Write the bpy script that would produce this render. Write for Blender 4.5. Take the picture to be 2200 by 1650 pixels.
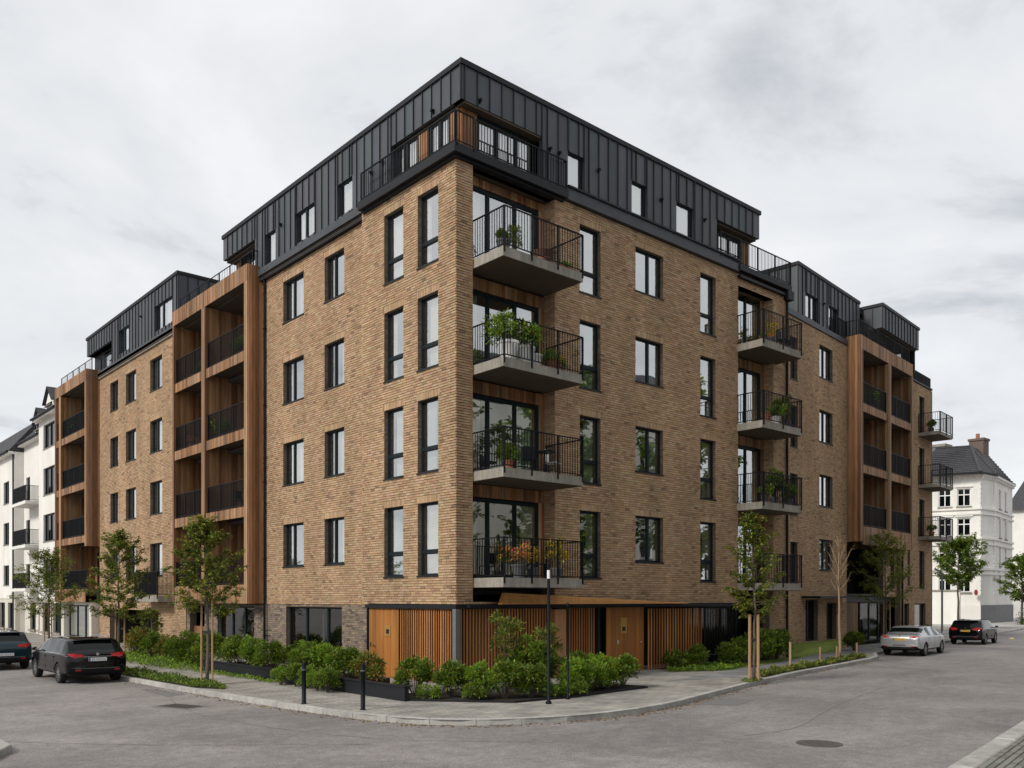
import bpy, bmesh, math, random
import numpy as np
from mathutils import Vector, Matrix
random.seed(7)
R = random.random
def U(a, b): return a + (b - a) * random.random()
for o in list(bpy.data.objects): bpy.data.objects.remove(o)
scene = bpy.context.scene
COL = scene.collection

# ------------------------------------------------------------------ camera, sky, sun, exposure
CAMX, CAMY, CAMZ, ANG = -15.3138, -19.8243, 2.6, 0.72107
cd = bpy.data.cameras.new('camera'); cam = bpy.data.objects.new('camera', cd); COL.objects.link(cam)
cam.location = (CAMX, CAMY, CAMZ); cam.rotation_euler = (math.radians(90), 0, -ANG)
cd.sensor_width = 36; cd.lens = 1892 / 2200 * 36; cd.shift_y = (1286 - 825) / 2200
cd.clip_end = 2000; cd.clip_start = 0.1
scene.camera = cam
scene.render.resolution_x, scene.render.resolution_y = 1024, 768
SUN_EL, SUN_AZ = math.radians(38), (-1.0, 0.0)      # the veiled sun stands to the left, behind the camera
world = bpy.data.worlds.new('World'); scene.world = world; world.use_nodes = True
nt = world.node_tree; nt.nodes.clear()
def wn(t, **k):
    n = nt.nodes.new(t)
    for a, b in k.items(): setattr(n, a, b)
    return n
def wl(a, b): nt.links.new(a, b)
out = wn('ShaderNodeOutputWorld'); bg = wn('ShaderNodeBackground'); bg.inputs[1].default_value = 1.0
sky = wn('ShaderNodeTexSky', sky_type='NISHITA', sun_disc=False)
sky.sun_elevation = SUN_EL; sky.sun_rotation = math.atan2(SUN_AZ[0], SUN_AZ[1])
skyb = wn('ShaderNodeVectorMath', operation='SCALE'); skyb.inputs['Scale'].default_value = 0.08; wl(sky.outputs[0], skyb.inputs[0])
tc = wn('ShaderNodeTexCoord'); sep = wn('ShaderNodeSeparateXYZ'); wl(tc.outputs['Generated'], sep.inputs[0])
mz = wn('ShaderNodeMath', operation='MAXIMUM'); mz.inputs[1].default_value = 0.0; wl(sep.outputs[2], mz.inputs[0])
az = wn('ShaderNodeMath', operation='ADD'); az.inputs[1].default_value = 0.22; wl(mz.outputs[0], az.inputs[0])
dx = wn('ShaderNodeMath', operation='DIVIDE'); wl(sep.outputs[0], dx.inputs[0]); wl(az.outputs[0], dx.inputs[1])
dy = wn('ShaderNodeMath', operation='DIVIDE'); wl(sep.outputs[1], dy.inputs[0]); wl(az.outputs[0], dy.inputs[1])
cmb = wn('ShaderNodeCombineXYZ'); wl(dx.outputs[0], cmb.inputs[0]); wl(dy.outputs[0], cmb.inputs[1]); cmb.inputs[2].default_value = 7.7
nz = wn('ShaderNodeTexNoise'); nz.inputs['Scale'].default_value = 1.3; nz.inputs['Detail'].default_value = 9; nz.inputs['Roughness'].default_value = 0.6; nz.inputs['Distortion'].default_value = 0.35
wl(cmb.outputs[0], nz.inputs['Vector'])
rp = wn('ShaderNodeValToRGB'); wl(nz.outputs[0], rp.inputs[0])
e = rp.color_ramp.elements
e[0].position = 0.32; e[0].color = (0.270, 0.284, 0.305, 1)
e[1].position = 0.62; e[1].color = (0.485, 0.490, 0.497, 1)
m_ = rp.color_ramp.elements.new(0.46); m_.color = (0.422, 0.431, 0.442, 1)
mx = wn('ShaderNodeMix', data_type='RGBA'); mx.inputs[0].default_value = 0.94
wl(skyb.outputs[0], mx.inputs[6]); wl(rp.outputs[0], mx.inputs[7]); wl(mx.outputs[2], bg.inputs[0]); wl(bg.outputs[0], out.inputs[0])
sd = bpy.data.lights.new('sun', 'SUN'); sd.energy = 1.5; sd.angle = math.radians(14); sd.color = (1, 0.95, 0.87)
sun = bpy.data.objects.new('sun', sd); COL.objects.link(sun)
sv = Vector((SUN_AZ[0] * math.cos(SUN_EL), SUN_AZ[1] * math.cos(SUN_EL), math.sin(SUN_EL)))
sun.rotation_euler = sv.to_track_quat('Z', 'Y').to_euler(); sun.location = (-30, -20, 40)
scene.view_settings.view_transform = 'Standard'; scene.view_settings.look = 'None'
scene.view_settings.exposure = 0.95; scene.view_settings.gamma = 1; scene.view_settings.use_curve_mapping = False

# ------------------------------------------------------------------ materials
MATS = {}
def nodes_of(name):
    m = bpy.data.materials.new(name); m.use_nodes = True; MATS[name] = m
    t = m.node_tree; b = t.nodes['Principled BSDF']
    return m, t, b
def N_(t, typ, **k):
    n = t.nodes.new(typ)
    for a, b in k.items(): setattr(n, a, b)
    return n
def mat(name, col, rough=0.7, metal=0.0, var=0.0, vscale=3.0, stretch=(1, 1, 1), bump=0.0, bscale=40.0, attr=False, spec=0.5, coat=0.0, grime=0.0):
    m, t, b = nodes_of(name)
    b.inputs['Roughness'].default_value = rough; b.inputs['Metallic'].default_value = metal
    b.inputs['Specular IOR Level'].default_value = spec; b.inputs['Coat Weight'].default_value = coat; b.inputs['Coat Roughness'].default_value = 0.04
    src = None
    if attr:
        a = N_(t, 'ShaderNodeAttribute', attribute_name='col'); src = a.outputs['Color']
    if var or bump or grime:
        c = N_(t, 'ShaderNodeTexCoord'); mp = N_(t, 'ShaderNodeMapping'); mp.inputs['Scale'].default_value = stretch
        t.links.new(c.outputs['Object'], mp.inputs[0])
    if var:
        n = N_(t, 'ShaderNodeTexNoise'); n.inputs['Scale'].default_value = vscale; n.inputs['Detail'].default_value = 6; n.inputs['Roughness'].default_value = 0.62
        t.links.new(mp.outputs[0], n.inputs['Vector'])
        mr = N_(t, 'ShaderNodeMapRange'); mr.inputs[1].default_value = 0.25; mr.inputs[2].default_value = 0.75; mr.inputs[3].default_value = 1 - var; mr.inputs[4].default_value = 1 + var
        t.links.new(n.outputs[0], mr.inputs[0])
        vm = N_(t, 'ShaderNodeVectorMath', operation='SCALE'); t.links.new(mr.outputs[0], vm.inputs['Scale'])
        if src: t.links.new(src, vm.inputs[0])
        else: vm.inputs[0].default_value = col[:3]
        src = vm.outputs[0]
    if grime:
        n2 = N_(t, 'ShaderNodeTexNoise'); n2.inputs['Scale'].default_value = 0.55; n2.inputs['Detail'].default_value = 7
        mp2 = N_(t, 'ShaderNodeMapping'); mp2.inputs['Scale'].default_value = (1.6, 1.6, 0.35); t.links.new(c.outputs['Object'], mp2.inputs[0]); t.links.new(mp2.outputs[0], n2.inputs['Vector'])
        mr2 = N_(t, 'ShaderNodeMapRange'); mr2.inputs[1].default_value = 0.35; mr2.inputs[2].default_value = 0.7; mr2.inputs[3].default_value = 1 - grime; mr2.inputs[4].default_value = 1.05
        t.links.new(n2.outputs[0], mr2.inputs[0])
        v2 = N_(t, 'ShaderNodeVectorMath', operation='SCALE'); t.links.new(mr2.outputs[0], v2.inputs['Scale'])
        if src: t.links.new(src, v2.inputs[0])
        else: v2.inputs[0].default_value = col[:3]
        src = v2.outputs[0]
    if src: t.links.new(src, b.inputs['Base Color'])
    else: b.inputs['Base Color'].default_value = (*col[:3], 1)
    if bump:
        n3 = N_(t, 'ShaderNodeTexNoise'); n3.inputs['Scale'].default_value = bscale; n3.inputs['Detail'].default_value = 4
        t.links.new(mp.outputs[0], n3.inputs['Vector'])
        bp = N_(t, 'ShaderNodeBump'); bp.inputs['Strength'].default_value = bump; bp.inputs['Distance'].default_value = 0.02
        t.links.new(n3.outputs[0], bp.inputs['Height']); t.links.new(bp.outputs[0], b.inputs['Normal'])
    return m
mat('brick', (0.36, 0.24, 0.15), 0.88, var=0.2, vscale=18, attr=True, bump=0.5, bscale=60, spec=0.2, grime=0.2)
mat('mortar', (0.20, 0.145, 0.098), 0.95, var=0.25, vscale=5, spec=0.1)
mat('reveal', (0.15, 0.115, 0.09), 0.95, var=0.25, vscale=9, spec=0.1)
mat('zinc', (0.026, 0.029, 0.034), 0.5, metal=0.1, var=0.25, vscale=1.2, stretch=(1, 1, 0.25), attr=True, spec=0.3)
mat('zinc_flashing', (0.050, 0.055, 0.062), 0.5, var=0.25, vscale=2, spec=0.3)
mat('dark_trim', (0.011, 0.012, 0.015), 0.55, var=0.2, vscale=4, spec=0.25)
mat('railing_metal', (0.004, 0.0045, 0.006), 0.55, spec=0.2)
mat('frame', (0.008, 0.015, 0.018), 0.5, spec=0.2)
mat('sill_metal', (0.010, 0.012, 0.014), 0.5, spec=0.3)
mat('cedar', (0.3, 0.15, 0.08), 0.65, var=0.3, vscale=9, stretch=(1, 1, 0.12), attr=True, spec=0.25, grime=0.28)
mat('larch', (0.3, 0.13, 0.045), 0.55, var=0.22, vscale=9, stretch=(1, 1, 0.1), attr=True, spec=0.3, grime=0.22)
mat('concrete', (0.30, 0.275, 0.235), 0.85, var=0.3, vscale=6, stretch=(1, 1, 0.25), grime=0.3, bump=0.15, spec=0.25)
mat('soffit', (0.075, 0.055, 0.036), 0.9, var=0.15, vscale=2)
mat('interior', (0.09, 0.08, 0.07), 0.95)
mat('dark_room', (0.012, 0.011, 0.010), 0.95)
mat('curtain', (0.86, 0.82, 0.72), 0.95, var=0.12, vscale=14, stretch=(6, 6, 0.1))
mat('curtain_green', (0.56, 0.66, 0.58), 0.95, var=0.12, vscale=14, stretch=(6, 6, 0.1))
mat('steel_grey', (0.16, 0.165, 0.165), 0.5, metal=0.3, var=0.15)
mat('white_plaster', (0.74, 0.72, 0.68), 0.85, var=0.06, vscale=0.8, grime=0.10)
mat('cream_plaster', (0.60, 0.56, 0.49), 0.85, var=0.06, vscale=0.8, grime=0.12)
mat('stone_base', (0.17, 0.17, 0.175), 0.85, var=0.15)
mat('slate', (0.055, 0.055, 0.060), 0.8, var=0.5, vscale=5, bump=0.6, bscale=7, spec=0.2)
mat('white_paint', (0.75, 0.75, 0.73), 0.5)
mat('chimney_brick', (0.13, 0.095, 0.08), 0.9, var=0.2, vscale=8)
mat('kerb', (0.40, 0.385, 0.36), 0.85, var=0.25, vscale=5, bump=0.25, bscale=30, grime=0.25)
mat('soil', (0.020, 0.015, 0.010), 0.95, var=0.4, vscale=8, bump=0.8, bscale=25)
mat('lawn', (0.19, 0.25, 0.04), 0.9, var=0.4, vscale=6, bump=0.8, bscale=60)
mat('bark', (0.10, 0.080, 0.060), 0.9, var=0.3, vscale=12, bump=0.4, bscale=30)
mat('bark_pale', (0.34, 0.23, 0.14), 0.85, var=0.25, vscale=12)
mat('stake', (0.33, 0.20, 0.105), 0.8, var=0.25, vscale=10, stretch=(1, 1, 0.1))
mat('strap', (0.015, 0.014, 0.013), 0.7)
mat('black_metal', (0.004, 0.005, 0.009), 0.5, spec=0.15)
mat('iron', (0.115, 0.098, 0.088), 0.65, metal=0.5, var=0.3, vscale=20)
mat('patch_asphalt', (0.155, 0.145, 0.14), 0.9, var=0.25, vscale=30, bump=0.4, bscale=120)
mat('terracotta', (0.30, 0.11, 0.055), 0.8, var=0.15)
mat('white_ceramic', (0.7, 0.7, 0.68), 0.4)
mat('grey_pot', (0.09, 0.09, 0.095), 0.7)
mat('wicker', (0.10, 0.045, 0.028), 0.8, var=0.3, vscale=30)
mat('brass', (0.42, 0.24, 0.06), 0.4, metal=0.4)
mat('tyre', (0.010, 0.010, 0.010), 0.85)
mat('rim', (0.45, 0.45, 0.46), 0.3, metal=0.8)
mat('plastic_black', (0.006, 0.006, 0.007), 0.6, spec=0.2)
mat('tail_red', (0.45, 0.008, 0.010), 0.25, coat=0.15)
mat('tail_clear', (0.5, 0.07, 0.07), 0.15)
mat('plate_white', (0.62, 0.64, 0.66), 0.45)
mat('plate_yellow', (0.62, 0.40, 0.02), 0.45)
mat('plate_blue', (0.02, 0.08, 0.3), 0.45)
mat('chrome', (0.6, 0.6, 0.62), 0.15, metal=1.0)
mat('car_glass', (0.003, 0.005, 0.005), 0.03, spec=0.25)
mat('paint_black', (0.002, 0.002, 0.003), 0.07, spec=0.4)
mat('paint_teal', (0.008, 0.024, 0.034), 0.08, spec=0.4)
mat('paint_silver', (0.42, 0.43, 0.45), 0.32, metal=0.55, coat=0.8)
mat('paint_dark', (0.003, 0.0035, 0.005), 0.07, spec=0.4)
mat('sign_red', (0.22, 0.012, 0.015), 0.5)
mat('island_yellow', (0.6, 0.5, 0.05), 0.6)
mat('flower', (0.8, 0.3, 0.1), 0.8, attr=True)
mat('pink_flower', (0.55, 0.12, 0.09), 0.8)
mat('grey_awning', (0.05, 0.05, 0.055), 0.8)
def leafmat(name):
    m, t, b = nodes_of(name); t.nodes.remove(b)
    o = [n for n in t.nodes if n.type == 'OUTPUT_MATERIAL'][0]
    a = N_(t, 'ShaderNodeAttribute', attribute_name='col')
    p = N_(t, 'ShaderNodeBsdfPrincipled'); p.inputs['Roughness'].default_value = 0.5; p.inputs['Specular IOR Level'].default_value = 0.35
    tr = N_(t, 'ShaderNodeBsdfTranslucent'); mxs = N_(t, 'ShaderNodeMixShader'); mxs.inputs[0].default_value = 0.36
    t.links.new(a.outputs['Color'], p.inputs['Base Color']); t.links.new(a.outputs['Color'], tr.inputs[0])
    t.links.new(p.outputs[0], mxs.inputs[1]); t.links.new(tr.outputs[0], mxs.inputs[2]); t.links.new(mxs.outputs[0], o.inputs[0])
leafmat('leaf')
def glassmat(name, base, tint):
    m, t, b = nodes_of(name); t.nodes.remove(b)
    o = [n for n in t.nodes if n.type == 'OUTPUT_MATERIAL'][0]
    g = N_(t, 'ShaderNodeBsdfGlossy'); g.inputs['Roughness'].default_value = 0.015; g.inputs['Color'].default_value = (0.94, 0.96, 0.96, 1)
    tp = N_(t, 'ShaderNodeBsdfTransparent'); tp.inputs[0].default_value = (*tint, 1)
    fr = N_(t, 'ShaderNodeFresnel'); fr.inputs[0].default_value = 1.5
    ad = N_(t, 'ShaderNodeMath', operation='MULTIPLY_ADD'); ad.inputs[1].default_value = 1.6; ad.inputs[2].default_value = base
    ad.use_clamp = True
    t.links.new(fr.outputs[0], ad.inputs[0])
    tc = N_(t, 'ShaderNodeTexCoord'); nz = N_(t, 'ShaderNodeTexNoise'); nz.inputs['Scale'].default_value = 1.3; nz.inputs['Detail'].default_value = 1
    t.links.new(tc.outputs['Object'], nz.inputs['Vector'])
    bp = N_(t, 'ShaderNodeBump'); bp.inputs['Strength'].default_value = 0.05; bp.inputs['Distance'].default_value = 0.05
    t.links.new(nz.outputs[0], bp.inputs['Height']); t.links.new(bp.outputs[0], g.inputs['Normal'])
    mxs = N_(t, 'ShaderNodeMixShader'); t.links.new(ad.outputs[0], mxs.inputs[0]); t.links.new(tp.outputs[0], mxs.inputs[1]); t.links.new(g.outputs[0], mxs.inputs[2])
    t.links.new(mxs.outputs[0], o.inputs[0])
glassmat('glass', 0.42, (0.93, 0.96, 0.94))
glassmat('clear_glass', 0.05, (0.80, 0.86, 0.84))
def asphalt():
    m, t, b = nodes_of('asphalt')
    tc = N_(t, 'ShaderNodeTexCoord')
    def noise(s, d=4, vec=None, dist=0):
        n = N_(t, 'ShaderNodeTexNoise'); n.inputs['Scale'].default_value = s; n.inputs['Detail'].default_value = d; n.inputs['Distortion'].default_value = dist
        t.links.new(vec or tc.outputs['Object'], n.inputs['Vector']); return n.outputs[0]
    def rng(src, a, b_, c, d):
        r = N_(t, 'ShaderNodeMapRange'); r.inputs[1].default_value = a; r.inputs[2].default_value = b_; r.inputs[3].default_value = c; r.inputs[4].default_value = d
        t.links.new(src, r.inputs[0]); return r.outputs[0]
    def mul(a, c):
        r = N_(t, 'ShaderNodeMath', operation='MULTIPLY'); t.links.new(a, r.inputs[0]); t.links.new(c, r.inputs[1]); return r.outputs[0]
    speck = mul(mul(rng(noise(26, 2), 0.3, 0.7, 0.75, 1.25), rng(noise(9, 3), 0.3, 0.7, 0.86, 1.12)), rng(noise(70, 2), 0.3, 0.7, 0.7, 1.3))
    mid = rng(noise(3.2, 6), 0.3, 0.7, 0.86, 1.14)
    big = rng(noise(0.22, 4, dist=1.0), 0.33, 0.67, 0.74, 1.14)
    # long tyre-worn streaks and tar-sealed cracks
    mp = N_(t, 'ShaderNodeMapping'); mp.inputs['Scale'].default_value = (0.06, 0.9, 1); mp.inputs['Rotation'].default_value = (0, 0, math.radians(-10)); t.links.new(tc.outputs['Object'], mp.inputs[0])
    streak = rng(noise(1.4, 5, mp.outputs[0], 0.4), 0.35, 0.65, 0.94, 1.04)
    v = N_(t, 'ShaderNodeTexVoronoi', feature='DISTANCE_TO_EDGE'); v.inputs['Scale'].default_value = 0.16
    wv = N_(t, 'ShaderNodeVectorMath', operation='ADD'); n4 = N_(t, 'ShaderNodeTexNoise'); n4.inputs['Scale'].default_value = 0.8; n4.inputs['Detail'].default_value = 6
    t.links.new(tc.outputs['Object'], n4.inputs['Vector'])
    sc = N_(t, 'ShaderNodeVectorMath', operation='SCALE'); sc.inputs['Scale'].default_value = 2.2; t.links.new(n4.outputs['Color'], sc.inputs[0])
    t.links.new(tc.outputs['Object'], wv.inputs[0]); t.links.new(sc.outputs[0], wv.inputs[1]); t.links.new(wv.outputs[0], v.inputs['Vector'])
    crack = rng(v.outputs['Distance'], 0.0, 0.006, 0.84, 1.0)
    k = mul(mul(mul(speck, mid), mul(big, streak)), crack)
    vm = N_(t, 'ShaderNodeVectorMath', operation='SCALE'); vm.inputs[0].default_value = (0.228, 0.209, 0.200); t.links.new(k, vm.inputs['Scale'])
    t.links.new(vm.outputs[0], b.inputs['Base Color']); b.inputs['Roughness'].default_value = 0.82; b.inputs['Specular IOR Level'].default_value = 0.3
    bp = N_(t, 'ShaderNodeBump'); bp.inputs['Strength'].default_value = 0.35; bp.inputs['Distance'].default_value = 0.01
    t.links.new(noise(90, 3), bp.inputs['Height']); t.links.new(bp.outputs[0], b.inputs['Normal'])
asphalt()
def paving(name, col, bw, bh, rot):
    m, t, b = nodes_of(name)
    tc = N_(t, 'ShaderNodeTexCoord'); mp = N_(t, 'ShaderNodeMapping'); mp.inputs['Rotation'].default_value = (0, 0, rot); t.links.new(tc.outputs['Object'], mp.inputs[0])
    br = N_(t, 'ShaderNodeTexBrick'); br.inputs['Scale'].default_value = 1; br.inputs['Brick Width'].default_value = bw; br.inputs['Row Height'].default_value = bh; br.inputs['Mortar Size'].default_value = 0.012
    br.inputs['Color1'].default_value = (col[0] * 1.12, col[1] * 1.1, col[2] * 1.08, 1); br.inputs['Color2'].default_value = (col[0] * 0.82, col[1] * 0.83, col[2] * 0.85, 1); br.inputs['Mortar'].default_value = (col[0] * 0.5, col[1] * 0.5, col[2] * 0.45, 1)
    br.inputs['Mortar Smooth'].default_value = 0.4
    t.links.new(mp.outputs[0], br.inputs['Vector'])
    n = N_(t, 'ShaderNodeTexNoise'); n.inputs['Scale'].default_value = 1.1; n.inputs['Detail'].default_value = 8; t.links.new(tc.outputs['Object'], n.inputs['Vector'])
    r = N_(t, 'ShaderNodeMapRange'); r.inputs[1].default_value = 0.3; r.inputs[2].default_value = 0.7; r.inputs[3].default_value = 0.7; r.inputs[4].default_value = 1.2; t.links.new(n.outputs[0], r.inputs[0])
    vm = N_(t, 'ShaderNodeVectorMath', operation='SCALE'); t.links.new(br.outputs[0], vm.inputs[0]); t.links.new(r.outputs[0], vm.inputs['Scale']); t.links.new(vm.outputs[0], b.inputs['Base Color'])
    b.inputs['Roughness'].default_value = 0.85; b.inputs['Specular IOR Level'].default_value = 0.3
    bp = N_(t, 'ShaderNodeBump'); bp.inputs['Strength'].default_value = 0.4; bp.inputs['Distance'].default_value = 0.01; t.links.new(br.outputs['Fac'], bp.inputs['Height']); bp.invert = True; t.links.new(bp.outputs[0], b.inputs['Normal'])
paving('paving', (0.30, 0.282, 0.255), 0.42, 0.21, 0.2)
paving('path_slab', (0.215, 0.215, 0.212), 0.7, 0.7, 0.15)

# ------------------------------------------------------------------ mesh helpers
class Fr:                                   # a facade frame: u along the wall, n outwards, z up
    def __init__(s, o, u, n): s.o, s.u, s.n = o, u, n; s.flip = (u[0] * n[1] - u[1] * n[0]) < 0
    def p(s, u, n, z): return (s.o[0] + u * s.u[0] + n * s.n[0], s.o[1] + u * s.u[1] + n * s.n[1], z)
W0 = Fr((0, 0), (1, 0), (0, 1))
FL = Fr((0, 0), (0, 1), (-1, 0))
FRr = Fr((0, 0), (1, 0), (0, -1))
TH2 = math.radians(6.5)
F2 = Fr((17.2, 1.18), (math.cos(TH2), math.sin(TH2)), (math.sin(TH2), -math.cos(TH2)))
class MB:
    def __init__(s): s.v, s.f, s.m, s.c = [], [], [], []
    def face(s, idx, m=0, c=None): s.f.append(idx); s.m.append(m); s.c.append(c)
    def poly(s, pts, m=0, c=None):
        b = len(s.v); s.v += [tuple(p) for p in pts]; s.face(list(range(b, b + len(pts))), m, c)
    def box(s, fr, u0, u1, n0, n1, z0, z1, m=0, c=None):
        b = len(s.v)
        s.v += [fr.p(u, n, z) for z in (z0, z1) for n in (n0, n1) for u in (u0, u1)]
        q = [(0, 2, 3, 1), (4, 5, 7, 6), (0, 1, 5, 4), (2, 6, 7, 3), (0, 4, 6, 2), (1, 3, 7, 5)]
        for f in q: s.face([b + i for i in (f[::-1] if fr.flip else f)], m, c)
        return s
    def bar(s, p, q, r, r2=None, m=0, up=(0, 0, 1)):          # square bar between two points
        p, q = Vector(p), Vector(q); d = (q - p); 
        if d.length < 1e-6: return s
        d.normalize(); a = d.cross(Vector(up))
        if a.length < 1e-3: a = d.cross(Vector((1, 0, 0)))
        a.normalize(); c = d.cross(a); r2 = r if r2 is None else r2
        b = len(s.v)
        for o in (p, q):
            for x, y in ((-1, -1), (1, -1), (1, 1), (-1, 1)): s.v.append(tuple(o + a * x * r + c * y * r2))
        for f in [(0, 1, 2, 3), (7, 6, 5, 4), (0, 4, 5, 1), (1, 5, 6, 2), (2, 6, 7, 3), (3, 7, 4, 0)]: s.face([b + i for i in f], m)
        return s
    def tube(s, pts, rad, k=8, m=0, caps=True):
        base = len(s.v); n = len(pts); P = [Vector(p) for p in pts]; ref = Vector((1, 0.2, 0.05))
        for i, p in enumerate(P):
            d = (P[min(i + 1, n - 1)] - P[max(i - 1, 0)]).normalized(); a = d.cross(ref)
            if a.length < 0.05: a = d.cross(Vector((0, 1, 0)))
            a.normalize(); c = d.cross(a); r = rad[i] if isinstance(rad, (list, tuple)) else rad
            for j in range(k):
                t = 2 * math.pi * j / k; s.v.append(tuple(p + a * (math.cos(t) * r) + c * (math.sin(t) * r)))
        for i in range(n - 1):
            for j in range(k): s.face([base + i * k + j, base + i * k + (j + 1) % k, base + (i + 1) * k + (j + 1) % k, base + (i + 1) * k + j], m)
        if caps:
            s.face([base + j for j in range(k)][::-1], m); s.face([base + (n - 1) * k + j for j in range(k)], m)
        return s
    def lathe(s, o, prof, k=16, m=0):                          # profile of (r, z), closed at ends
        base = len(s.v)
        for r, z in prof:
            for j in range(k):
                t = 2 * math.pi * j / k; s.v.append((o[0] + r * math.cos(t), o[1] + r * math.sin(t), o[2] + z))
        for i in range(len(prof) - 1):
            for j in range(k): s.face([base + i * k + j, base + i * k + (j + 1) % k, base + (i + 1) * k + (j + 1) % k, base + (i + 1) * k + j], m)
        s.face([base + j for j in range(k)][::-1], m); s.face([base + (len(prof) - 1) * k + j for j in range(k)], m)
        return s
    def mesh(s, name, mats):
        me = bpy.data.meshes.new(name); me.from_pydata(s.v, [], s.f)
        for mm in mats: me.materials.append(MATS[mm])
        if len(mats) > 1: me.polygons.foreach_set('material_index', s.m)
        if any(c is not None for c in s.c):
            at = me.attributes.new('col', 'FLOAT_COLOR', 'FACE')
            at.data.foreach_set('color', np.array([(*(c or (0.3, 0.3, 0.3)), 1.0) for c in s.c], dtype=np.float32).ravel())
        me.update(); return me
    def build(s, name, mats, parent=None, smooth=False):
        if isinstance(mats, str): mats = [mats]
        me = s.mesh(name, mats)
        if smooth: me.polygons.foreach_set('use_smooth', [True] * len(me.polygons))
        o = bpy.data.objects.new(name, me); COL.objects.link(o)
        if parent: o.parent = parent
        return o
def tag(o, label=None, cat=None, group=None, kind=None):
    if label: o['label'] = label
    if cat: o['category'] = cat
    if group: o['group'] = group
    if kind: o['kind'] = kind
    return o
def empty(name, loc=(0, 0, 0), rz=0, label=None, cat=None, group=None):
    o = bpy.data.objects.new(name, None); COL.objects.link(o); o.location = loc; o.rotation_euler = (0, 0, rz); o.empty_display_size = 0.2
    tag(o, label, cat, group); return o
def link(name, me, parent=None, loc=(0, 0, 0), rz=0, s=1):
    o = bpy.data.objects.new(name, me); COL.objects.link(o); o.location = loc; o.rotation_euler = (0, 0, rz)
    o.scale = (s, s, s) if not isinstance(s, tuple) else s
    if parent: o.parent = parent
    return o
def jit(c, a): k = 1 + U(-a, a); return tuple(max(0.002, x * k * (1 + U(-0.06, 0.06))) for x in c)
def cpt(px, d): s = (px - 1100) / 1892 * d; ca, sa = math.cos(ANG), math.sin(ANG); return (CAMX + s * ca + d * sa, CAMY - s * sa + d * ca)   # a ground point d metres ahead
def dist(p): return math.sqrt((p[0] - CAMX) ** 2 + (p[1] - CAMY) ** 2 + (p[2] - CAMZ) ** 2)

# ------------------------------------------------------------------ the apartment building
B = empty('apartment_building', (0, 0, 0), 0, 'five storey brown brick corner apartment building with black metal attic and timber loggias', 'building')
P = 3.07
PIECES = {}                                   # kind -> [(distance, frame, box, colour, material)]
def piece(kind, fr, u0, u1, n0, n1, z0, z1, c, m):
    PIECES.setdefault(kind, []).append((dist(fr.p((u0 + u1) / 2, n1, (z0 + z1) / 2)), fr, (u0, u1, n0, n1, z0, z1), c, m))
BR = [((0.462, 0.312, 0.188), 6), ((0.430, 0.285, 0.170), 6), ((0.395, 0.258, 0.152), 5), ((0.492, 0.345, 0.220), 4), ((0.340, 0.220, 0.134), 1.6), ((0.245, 0.165, 0.110), 0.45)]
BRG = [((0.235, 0.190, 0.150), 5), ((0.190, 0.155, 0.128), 5), ((0.290, 0.225, 0.165), 3), ((0.120, 0.100, 0.090), 2)]
def pick(pal):
    t = R() * sum(w for _, w in pal)
    for c, w in pal:
        t -= w
        if t <= 0: return jit(c, 0.055)
    return jit(pal[0][0], 0.1)
CH = P / 40
def sub(iv, cuts):
    res = [iv]
    for a, b in cuts:
        nr = []
        for x, y in res:
            if b <= x or a >= y: nr.append((x, y)); continue
            if a > x: nr.append((x, a))
            if b < y: nr.append((b, y))
        res = nr
    return res
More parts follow.
